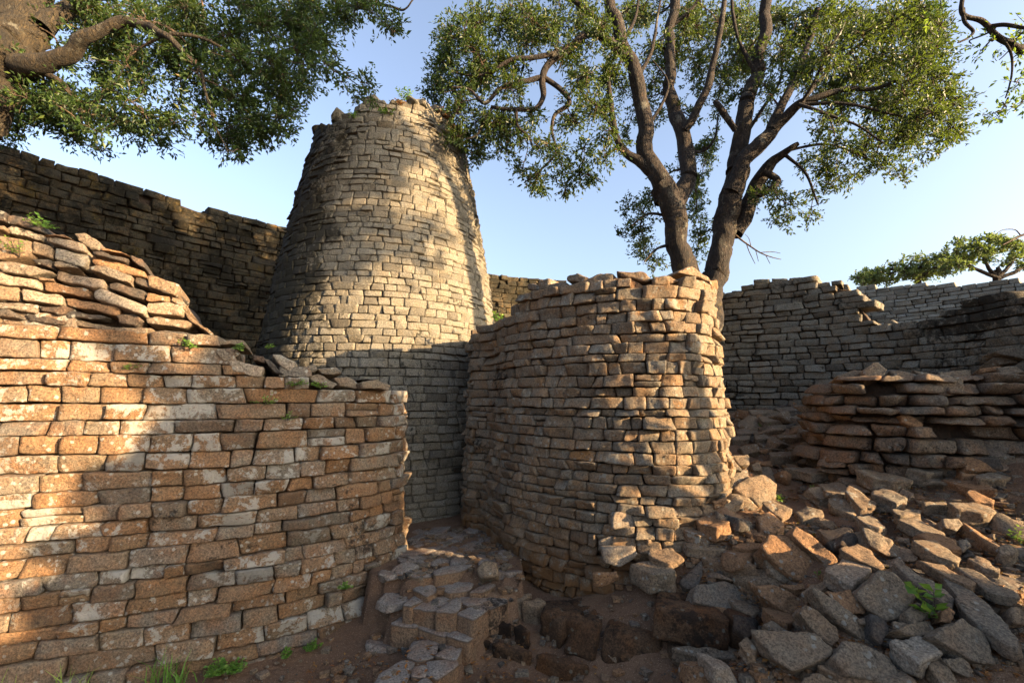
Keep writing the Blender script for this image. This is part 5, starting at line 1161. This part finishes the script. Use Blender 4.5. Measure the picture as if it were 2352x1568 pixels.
# overhanging tree, upper left
Yl = 5.2
left = [
 [((-7.3, 3.9, .1), .52), ((-7.1, 4.2, 2.2), .44), (tuple(at(-150, 330, 4.9)), .34), (tuple(at(-30, 185, 5.0)), .29), (tuple(at(45, 80, 5.1)), .25), (tuple(at(95, -30, 5.2)), .20), (tuple(at(170, -180, 5.3)), .14)],
 [(tuple(at(40, 150, 5.0)), .13), (tuple(at(80, 148, 4.95)), .12), (tuple(at(125, 137, 4.9)), .095), (tuple(at(165, 108, 4.85)), .08), (tuple(at(200, 82, 4.8)), .07), (tuple(at(246, 54, 4.8)), .06), (tuple(at(300, 47, 4.8)), .05), (tuple(at(387, 77, 4.7)), .035), (tuple(at(425, 120, 4.7)), .024), (tuple(at(450, 160, 4.7)), .018), (tuple(at(478, 230, 4.7)), .013), (tuple(at(492, 290, 4.7)), .010), (tuple(at(512, 338, 4.7)), .006)],
 [(tuple(at(90, 60, 5.1)), .12), (tuple(at(200, 0, 5.4)), .09), (tuple(at(350, -40, 5.6)), .07), (tuple(at(560, -20, 5.8)), .05), (tuple(at(760, -10, 6.0)), .03), (tuple(at(900, 15, 6.1)), .02), (tuple(at(935, 20, 6.1)), .012), (tuple(at(955, 0, 6.1)), .012), (tuple(at(1000, -30, 6.2)), .01)],
 [(tuple(at(390, 78, 4.7)), .022), (tuple(at(470, 90, 4.8)), .018), (tuple(at(560, 140, 5.0)), .013), (tuple(at(640, 180, 5.1)), .009)],
 [(tuple(at(70, 150, 5.0)), .05), (tuple(at(140, 190, 5.0)), .03), (tuple(at(170, 240, 5.0)), .02), (tuple(at(190, 290, 5.0)), .01)],
 [(tuple(at(700, 60, 5.6)), .016), (tuple(at(745, 140, 5.6)), .012), (tuple(at(800, 180, 5.7)), .008), (tuple(at(835, 205, 5.7)), .005)],
]
lc = [(30,250,40),(60,225,40),(120,210,45),(100,270,38),(40,300,25),(20,330,14),(160,280,42),(170,330,22),(220,300,32),(210,240,45),(280,280,38),(330,260,40),(260,200,45),(340,310,28),(232,345,18),(390,330,18),(330,190,50),(400,240,32),(400,285,26),(300,130,50),(230,110,40),(380,130,50),(430,180,30),(380,60,50),(460,60,50),(450,120,45),(530,80,55),(600,60,50),(680,50,50),(620,140,55),(560,150,50),(500,160,35),(690,120,50),(740,90,42),(780,30,45),(750,150,28),(820,20,38),(865,30,32),(900,50,28),(560,220,50),(640,220,50),(690,200,36),(490,230,40),(450,270,24),(480,300,34),(540,300,42),(600,290,48),(650,270,36),(510,335,28),(565,335,26),(538,362,12),(842,190,22),(820,220,16),(852,228,10),(788,190,12),(270,60,45),(180,50,40),(200,10,40),(310,20,45),(150,150,28),(30,40,36),(90,120,20),(430,20,50),(560,10,50),(700,0,50),(660,310,16),(240,160,35),(140,250,35),(620,320,20),(905,75,16),(770,130,20)]
rr = np.random.default_rng(9)
lcl = [(a, b, q, (5.5 if (b < 170 and a < 340) else 5.0) + rr.uniform(-.4, .9)) for a, b, q in lc] + [(a + rr.uniform(-20, 20), b + rr.uniform(-20, 20), q * .85, 5.8 + rr.uniform(-.3, .6)) for a, b, q in lc if q > 34]
build_tree('broadleaf_tree', 'leaning tree whose mossy limb and foliage overhang the upper left corner', (-7.3, 3.9, .05), left, lcl, (M['bark_left'], M['twig'], M['leaf']), leaf_size=.062, dens=1.6, seed=12, trunk_ids=(0,), twig_r=.0045)

# tree at the upper right, mostly outside the picture; its crown dapples the tower
right = [
 [((7.6, 3.3, 1.2), .30), ((7.3, 3.3, 3.5), .26), ((6.7, 3.4, 5.2), .20), ((6.0, 3.6, 6.3), .13), ((5.2, 3.8, 6.9), .08), ((4.3, 3.8, 7.1), .05)],
 [((7.1, 3.6, 4.5), .10), (tuple(at(2400, 120, 4.9)), .06), (tuple(at(2352, 112, 4.8)), .045), (tuple(at(2298, 81, 4.8)), .035), (tuple(at(2262, 50, 4.8)), .03), (tuple(at(2214, 28, 4.8)), .026), (tuple(at(2207, -10, 4.8)), .022), (tuple(at(2215, -60, 4.8)), .02)],
 [(tuple(at(2212, 20, 4.8)), .022), (tuple(at(2216, 50, 4.8)), .02), (tuple(at(2236, 72, 4.8)), .018), (tuple(at(2222, 88, 4.8)), .012), (tuple(at(2200, 98, 4.8)), .008)],
 [(tuple(at(2274, 60, 4.8)), .025), (tuple(at(2310, 56, 4.7)), .022), (tuple(at(2360, 64, 4.6)), .02)],
 [(tuple(at(2298, 84, 4.8)), .02), (tuple(at(2320, 120, 4.8)), .015), (tuple(at(2325, 170, 4.8)), .011), (tuple(at(2310, 225, 4.8)), .007)],
]
rcl = [(2335,190,26,4.8),(2310,252,20,4.8),(2345,235,22,4.7),(2255,115,20,4.9),(2290,140,18,4.9),(2340,130,20,4.9),(2270,270,10,4.8),(2230,105,14,4.9),(2365,60,30,4.7)]
ex = []
rr = np.random.default_rng(21)
def sun_off(Pt, t): return Pt + np.array([SUN_H[0] * math.cos(SUN_EL), SUN_H[1] * math.cos(SUN_EL), math.sin(SUN_EL)]) * t
for (px, py, Y, rc) in [(930, 330, 6.4, .38), (1000, 370, 6.8, .35), (860, 350, 6.3, .26), (1040, 440, 6.9, .30), (980, 450, 6.5, .18), (900, 300, 6.4, .30), (1010, 300, 6.8, .30), (1050, 520, 6.9, .22), (780, 330, 6.4, .30), (1090, 600, 6.9, .14), (840, 290, 6.4, .3)]:
    q = sun_off(at(px, py, Y), 6.6 + rr.uniform(-.6, .6)); ex.append((q, rc * .75))
build_tree('broadleaf_tree', 'tree reaching crooked bare branches in from the upper right corner', (7.6, 3.3, 1.2), right, rcl, (M['bark'], M['twig'], M['leaf_bright']), leaf_size=.06, dens=.6, seed=14, trunk_ids=(0,), twig_r=.0045, extra3d=ex)

# unseen bushy tree added out of frame to shade passage and near wall tip
bt = [[((5.2, 2.3, .9), .16), ((5.15, 2.3, 1.7), .14), ((5.1, 2.25, 2.6), .11), ((5.1, 2.2, 3.4), .07)], [((5.15, 2.3, 1.6), .07), ((4.9, 2.0, 2.3), .05), ((4.8, 1.8, 2.9), .03)]]
rr = np.random.default_rng(5); ex = []
for yy, z0, z1 in ((1.2, 1.9, 3.9), (1.38, 1.75, 3.9), (1.63, 1.9, 3.8)):
    for zz in np.arange(z0, z1, .33): ex.append(((5.0 + rr.uniform(-.25, .25), yy + rr.uniform(-.08, .08), zz), .26))
build_tree('added_shade_tree', 'unseen bushy tree, added outside the right edge to shade the passage', (5.2, 2.3, .9), bt, [], (M['bark'], M['twig'], M['leaf']), leaf_size=.09, dens=.55, seed=61, extra3d=ex)
rr = np.random.default_rng(6); ex = []  # unseen tall crown added beyond the right edge to darken the outer wall
for k in range(40): ex.append(((9.5 + rr.uniform(-1.0, 1.0), rr.uniform(-.9, .7), rr.uniform(7.0, 10.4)), .62))
build_tree('broadleaf_tree', 'unseen tall tree, added outside the right edge to shade the outer wall', (9.6, -2.0, 1.0), [[((9.6, -2.0, 1.0), .35), ((9.5, -2.0, 3.0), .3), ((9.4, -1.9, 5.0), .24), ((9.5, -1, 8.2), .12)], [((9.45, -2, 4.4), .14), ((9.3, -1.2, 6.0), .09), ((9.3, -.8, 7.2), .05)], [((9.45, -2, 4.6), .14), ((9.6, -2.8, 6.0), .09), ((9.6, -3.2, 7.4), .05)]], [], (M['bark'], M['twig'], M['leaf']), leaf_size=.18, dens=.22, seed=62, extra3d=ex)

# flat-topped acacias beyond the far wall
def acacia(label, cx, Y, x0, x1, top, bot, seed):
    rr = np.random.default_rng(seed); base = at(cx, 660, Y); base[2] = 1.8; cls = []; lim_ = []
    n = int((x1 - x0) / 11)
    for i in range(n):
        x = x0 + (i + .5) / n * (x1 - x0); f = (x - x0) / (x1 - x0); ty = top(f); by = bot(f)
        for k in range(4): cls.append((x + rr.uniform(-12, 12), ty + (by - ty) * rr.uniform(-.1, .85), rr.uniform(7, 16), Y + rr.uniform(-1.2, 1.2)))
    tr = [(tuple(base), .30), (tuple(at(cx, 650, Y)), .13), (tuple(at(cx + 6, 628, Y)), .10), (tuple(at(cx + 4, 612, Y)), .06)]
    lim_.append(tr)
    for f in (.12, .35, .62, .85):
        x = x0 + f * (x1 - x0); lim_.append([(tuple(at(cx + 3, 640, Y)), .09), (tuple(at((cx + x) / 2, 618, Y)), .07), (tuple(at(x, top(f) * .5 + bot(f) * .5, Y)), .05)])
    build_tree('acacia_tree', label, tuple(base), lim_, cls, (M['bark'], M['twig'], M['leaf_far']), leaf_size=.12, dens=.36, seed=seed, twig_r=.012, droop=.1, nleaf=7, asp=.6)
acacia('low flat-topped tree beyond the far grey wall, left of the other', 2110, 21., 1960, 2200, lambda f: 640 - 46 * f - 22 * math.sin(f * 3.1), lambda f: 662 - 30 * f, 31)
acacia('wider flat-topped tree beyond the far grey wall, cut by the right edge', 2290, 19., 2160, 2440, lambda f: 588 - 40 * math.sin(.4 + f * 2.2), lambda f: 632 - 12 * f, 32)

# bare twig left on the right trunk and a bare branch at the right edge
def bare(name, label, chains_px, Y, parent=None):
    ch = []
    for L in chains_px:
        P, R_ = curve([at(a, b, Y) for a, b, r_ in L], [r_ / F * Y for a, b, r_ in L], 6, wig=.02); ch.append((P, R_, 5))
    V, Fq = tubes(ch, bump=0); o = mesh_obj(name, V, Fq, M['twig']); tag(o, label, 'branch'); recenter(o)
bare('bare_branch', 'bare forked twig sticking out right of the big tree trunk', [[(1690, 540, 2.5), (1715, 560, 2), (1745, 580, 1.6), (1770, 590, 1.2), (1792, 596, .8)], [(1715, 560, 1.2), (1722, 580, 1), (1735, 606, .6)], [(1745, 580, 1.1), (1770, 578, .9), (1790, 582, .6)], [(1735, 574, 1), (1742, 600, .6)], [(1725, 567, 1), (1720, 548, .7), (1712, 538, .5)], [(1757, 585, 1), (1768, 605, .6)]], 6.9)
bare('bare_branch', 'bare branch poking in over the flat-topped trees at the right edge', [[(2400, 520, 4), (2352, 540, 3), (2325, 553, 2.2), (2305, 563, 1.4)], [(2345, 542, 1.6), (2330, 528, 1.2), (2305, 528, 1), (2290, 538, .7)], [(2335, 550, 1.3), (2350, 558, 1)]], 9.)

# --- small plants
def plant(label, P, h, n, size, mat='plant', seed=0, kind='fern', spread=1.0, name='small_plant', asp=.5):
    r = np.random.default_rng(seed); root = empty(name, tuple(float(t) for t in P)); tag(root, label, 'plant'); st = []; LP = []; LD = []
    for i in range(n):
        d = r.normal(size=3) * np.array([1, 1, .35]) * spread; d[2] = abs(d[2]) + .6; d[1] -= .3; d /= np.linalg.norm(d); L = h * r.uniform(.6, 1.1)
        p1 = d * L * .5; p2 = d * L + np.array([0, 0, -.12 * L]); t = np.linspace(0, 1, 6)[:, None]; Q = (1 - t) ** 2 * 0 + 2 * t * (1 - t) * p1 + t * t * p2
        st.append((Q, np.linspace(.0022, .001, 6), 3)); m = 10; tt = np.linspace(.25, 1, m)[:, None]; QQ = 2 * tt * (1 - tt) * p1 + tt * tt * p2; LP.append(QQ + r.normal(0, .004, (m, 3)))
        sd_ = np.cross(d, [0, 0, 1.]); sd_ = sd_ / np.linalg.norm(sd_); sg = np.where(np.arange(m) % 2 == 0, 1, -1)[:, None]; LD.append(sd_ * sg + d * .5 + r.normal(0, .2, (m, 3)))
    V, Fq = tubes(st, bump=0); s = mesh_obj('stems', V, Fq, M['twig'], root); V, T3, c = leaves(np.vstack(LP), np.vstack(LD), size, seed, asp); mesh_obj('leaves', V, None, M[mat], root, blk=c, smooth=False, T3=T3)
def on_wall(Wl, px, py, umin, umax, off=.03):
    us = np.linspace(umin, umax, 1200); d = ray(px, py); z = 2.
    for _ in range(6):
        PP = Wl.M(us, np.full(1200, z), np.full(1200, off)); k = int(np.argmin(np.abs(PP[:, 0] * d[1] - PP[:, 1] * d[0]) + (PP[:, 1] < .3) * 9)); P0 = np.array([0, 0, EYE]) + d * (PP[k][1] / d[1]); z = P0[2]
    return P0
for i, (px, py, h, n, sz, lab, mt) in enumerate([
    (95, 525, .13, 9, .03, 'green tuft behind the top slab of the left wall', 'plant'), (45, 590, .16, 12, .02, 'feathery yellow-green weed in the tumbled courses at the left edge', 'plant'),
    (437, 800, .10, 8, .025, 'bright fern tuft under the tumbled stones of the left wall', 'plant'), (300, 848, .06, 6, .02, 'tiny weed at the edge of the sun on the left wall', 'plant'),
    (610, 930, .13, 9, .022, 'hanging fern on the upper face of the left wall', 'plant'), (660, 965, .11, 7, .02, 'sparse fern right of the hanging fern on the left wall', 'plant'),
    (680, 885, .10, 8, .028, 'green creeper on the left wall top below the leaning slab', 'plant'), (545, 805, .08, 8, .025, 'low green weed on the left wall top before the tower', 'plant'), (620, 800, .05, 5, .02, 'small weed on the wall top by the loose pale block', 'plant'), (735, 890, .08, 8, .025, 'trailing weed at the tip of the left wall top', 'plant')]):
    plant(lab, on_wall(LW, px, py, .1, .50), h, n, sz, mt, 400 + i)
plant('green seedling with round leaves between the rubble stones', ghit(2150, 1430, .05) , .22, 3, .06, 'plant', 450, spread=.25, asp=.8)
for i, (px, py, h, lab) in enumerate([(2335, 1245, .12, 'green weed at the right edge below the low wall'), (1880, 1330, .06, 'small herb in the middle of the rubble'), (1990, 1175, .07, 'small green herb on the path by the oval slab'), (1790, 1150, .07, 'herb growing by the leaning boulder'), (1870, 1130, .06, 'herb among the step stones of the upper path'), (2080, 1195, .06, 'low herb on the path below the ruined wall'), (1750, 980, .12, 'grassy tuft high on the path before the curved wall')]):
    plant(lab, ghit(px, py, .02), h, 7, .025, 'plant', 460 + i)
def tower_pt(px, py, off=-.05):
    us = np.linspace(0, 1, 1500); d = ray(px, py); z = 6.
    for _ in range(5):
        PP = TW.M(us, np.full(1500, z), np.full(1500, off)); k = int(np.argmin(np.abs(PP[:, 0] * d[1] - PP[:, 1] * d[0]) + (PP[:, 1] > TC[1]) * 9)); P0 = np.array([0, 0, EYE]) + d * (PP[k][1] / d[1]); z = P0[2]
    return P0
plant('green sprig standing on the rim of the conical tower', tower_pt(935, 240), .26, 8, .05, 'plant', 480, spread=.4)
plant('yellow-green tuft at the left of the tower rim', tower_pt(808, 272, .03), .14, 6, .04, 'plant', 481)
plant('small green plant in the upper courses of the tower', tower_pt(892, 262, .03), .14, 6, .045, 'plant', 482)
for i, (px, py, h, n, lab) in enumerate([(1010, 262, .16, 22, 'rusty dry plants on the right of the tower rim, upper clump'), (1025, 278, .16, 22, 'rusty dry plants on the right of the tower rim, middle clump'), (1040, 300, .14, 16, 'rusty dry plants on the right of the tower rim, lowest clump'), (915, 244, .14, 14, 'rusty dry plants beside the green sprig on the tower rim')]):
    plant(lab, tower_pt(px, py, -.02), h, n, .035, 'dry', 490 + i)
plant('green seedling between the tower and the bastion top', at(1145, 740, 5.6), .14, 4, .05, 'plant', 499, spread=.5)
def grass(label, px, py, n, h, seed, green=True):
    P = on_wall(LW, px, py, .1, .50, .12); r = np.random.default_rng(seed); base = np.array([P[0], P[1], float(gh(P[0], P[1]))]); V = []; T3 = []
    for i in range(n):
        b = r.normal(0, .05, 3) * [1, .6, 0]; d = np.array([r.normal(0, .35), r.normal(0, .25) - .1, 1.]); L = h * r.uniform(.5, 1.2); w_ = .0035; s = np.array([1, r.normal(0, .5), 0]) * w_
        m = b + d * L * .55; t = b + d * L * .95 + np.array([d[0] * L * .4, d[1] * L * .3, -.05 * L]); k = len(V); V += [b - s, b + s, m - s * .8, m + s * .8, t]; T3 += [(k, k+1, k+3), (k, k+3, k+2), (k+2, k+3, k+4)]
    o = mesh_obj('grass_tuft', np.array(V) + base, None, M['plant'], blk=np.full((len(V), 3), .5 if green else .95), smooth=False, T3=np.array(T3)); tag(o, label, 'grass'); recenter(o)
grass('sunlit grass blades at the foot of the wall, lower left corner', 10, 1568, 14, .26, 1, False); grass('pale grass tuft at the foot of the left wall, second from the left', 165, 1568, 20, .24, 2, False)
grass('tall green grass tuft at the foot of the left wall', 375, 1560, 26, .26, 3); grass('short green grass tuft right of the tall tuft', 430, 1555, 14, .16, 4)
for i, (px, py, h, n, lab) in enumerate([(500, 1548, .10, 26, 'bright green ground weed at the foot of the left wall'), (545, 1540, .08, 18, 'green ground weed where the earth path meets the wall'), (720, 1490, .07, 10, 'small weed at the wall foot halfway to the passage'), (660, 1500, .06, 8, 'tiny weed left of the one halfway to the passage'), (790, 1350, .05, 6, 'weed in a joint low on the left wall')]):
    P = on_wall(LW, px, py, .1, .50, .10); P[2] = max(P[2] if py < 1400 else float(gh(P[0], P[1])), 0) ; plant(lab, P, h, n, .028, 'plant', 520 + i, asp=.7)
# fallen leaves on the earth and between the stones
def litter():
    r = np.random.default_rng(3); P = []
    while len(P) < 5200:
        px, py = r.uniform(1560, 2352), r.uniform(930, 1568); q = ghit(px, py)
        P.append(q + np.array([r.normal(0, .05), r.normal(0, .05), .006]))
        if len(P) % 12 == 0: P.append(np.array([r.uniform(-1.5, .6), r.uniform(2.8, 3.7), .012]))
    P = np.array(P); P[:, 2] = gh(P[:, 0], P[:, 1]) + .02 + r.uniform(0, .012, len(P))
    D = r.normal(size=P.shape) * [1, 1, .15]; V, T3, c = leaves(P, D, .035, 7, .45, 3.0)
    o = mesh_obj('leaf_litter', V, None, M['dry'], blk=c, smooth=False, T3=T3); tag(o, 'brown fallen leaves scattered over the earth and rubble', 'leaves', kind='stuff'); recenter(o)
litter()
def gravel():
    r = np.random.default_rng(12); P = []
    while len(P) < 8200:
        u = r.random()
        if u < .80:
            px, py = r.uniform(1560, 2352), r.uniform(930, 1568); q = ghit(px, py) + r.normal(0, .06, 3)
        elif u < .89: q = np.array([r.uniform(-1.0, .1), r.uniform(3.7, 5.4), 0])
        else: q = np.array([r.uniform(-2.6, 1.2), r.uniform(2.7, 3.9), 0])
        P.append(q)
    P = np.array(P); n = len(P); P[:, 2] = gh(P[:, 0], P[:, 1]) + .012
    g = np.array([(x, y, z) for x in (-1, 1) for y in (-1, 1) for z in (-1, 1)], float); fc = np.array([(0, 1, 3, 2), (4, 6, 7, 5), (0, 4, 5, 1), (2, 3, 7, 6), (0, 2, 6, 4), (1, 5, 7, 3)])
    s = .004 + .030 * r.random(n) ** 4; a = r.uniform(0, 6.28, n); V = g[None] * (1 + r.uniform(-.35, .2, (n, 8, 3))) * s[:, None, None] * np.array([1.3, 1, .6])
    ca, sa = np.cos(a)[:, None], np.sin(a)[:, None]; V = np.stack([V[..., 0] * ca - V[..., 1] * sa, V[..., 0] * sa + V[..., 1] * ca, V[..., 2]], -1) + P[:, None]
    o = mesh_obj('gravel', V.reshape(-1, 3), (fc[None] + np.arange(n)[:, None, None] * 8).reshape(-1, 4), M['rubble'], blk=np.repeat(r.random((n, 3)) * [.9, .6, .5], 8, 0), smooth=False)
    tag(o, 'gravel and stone crumbs strewn over the earth', 'gravel', kind='stuff'); recenter(o)
gravel()
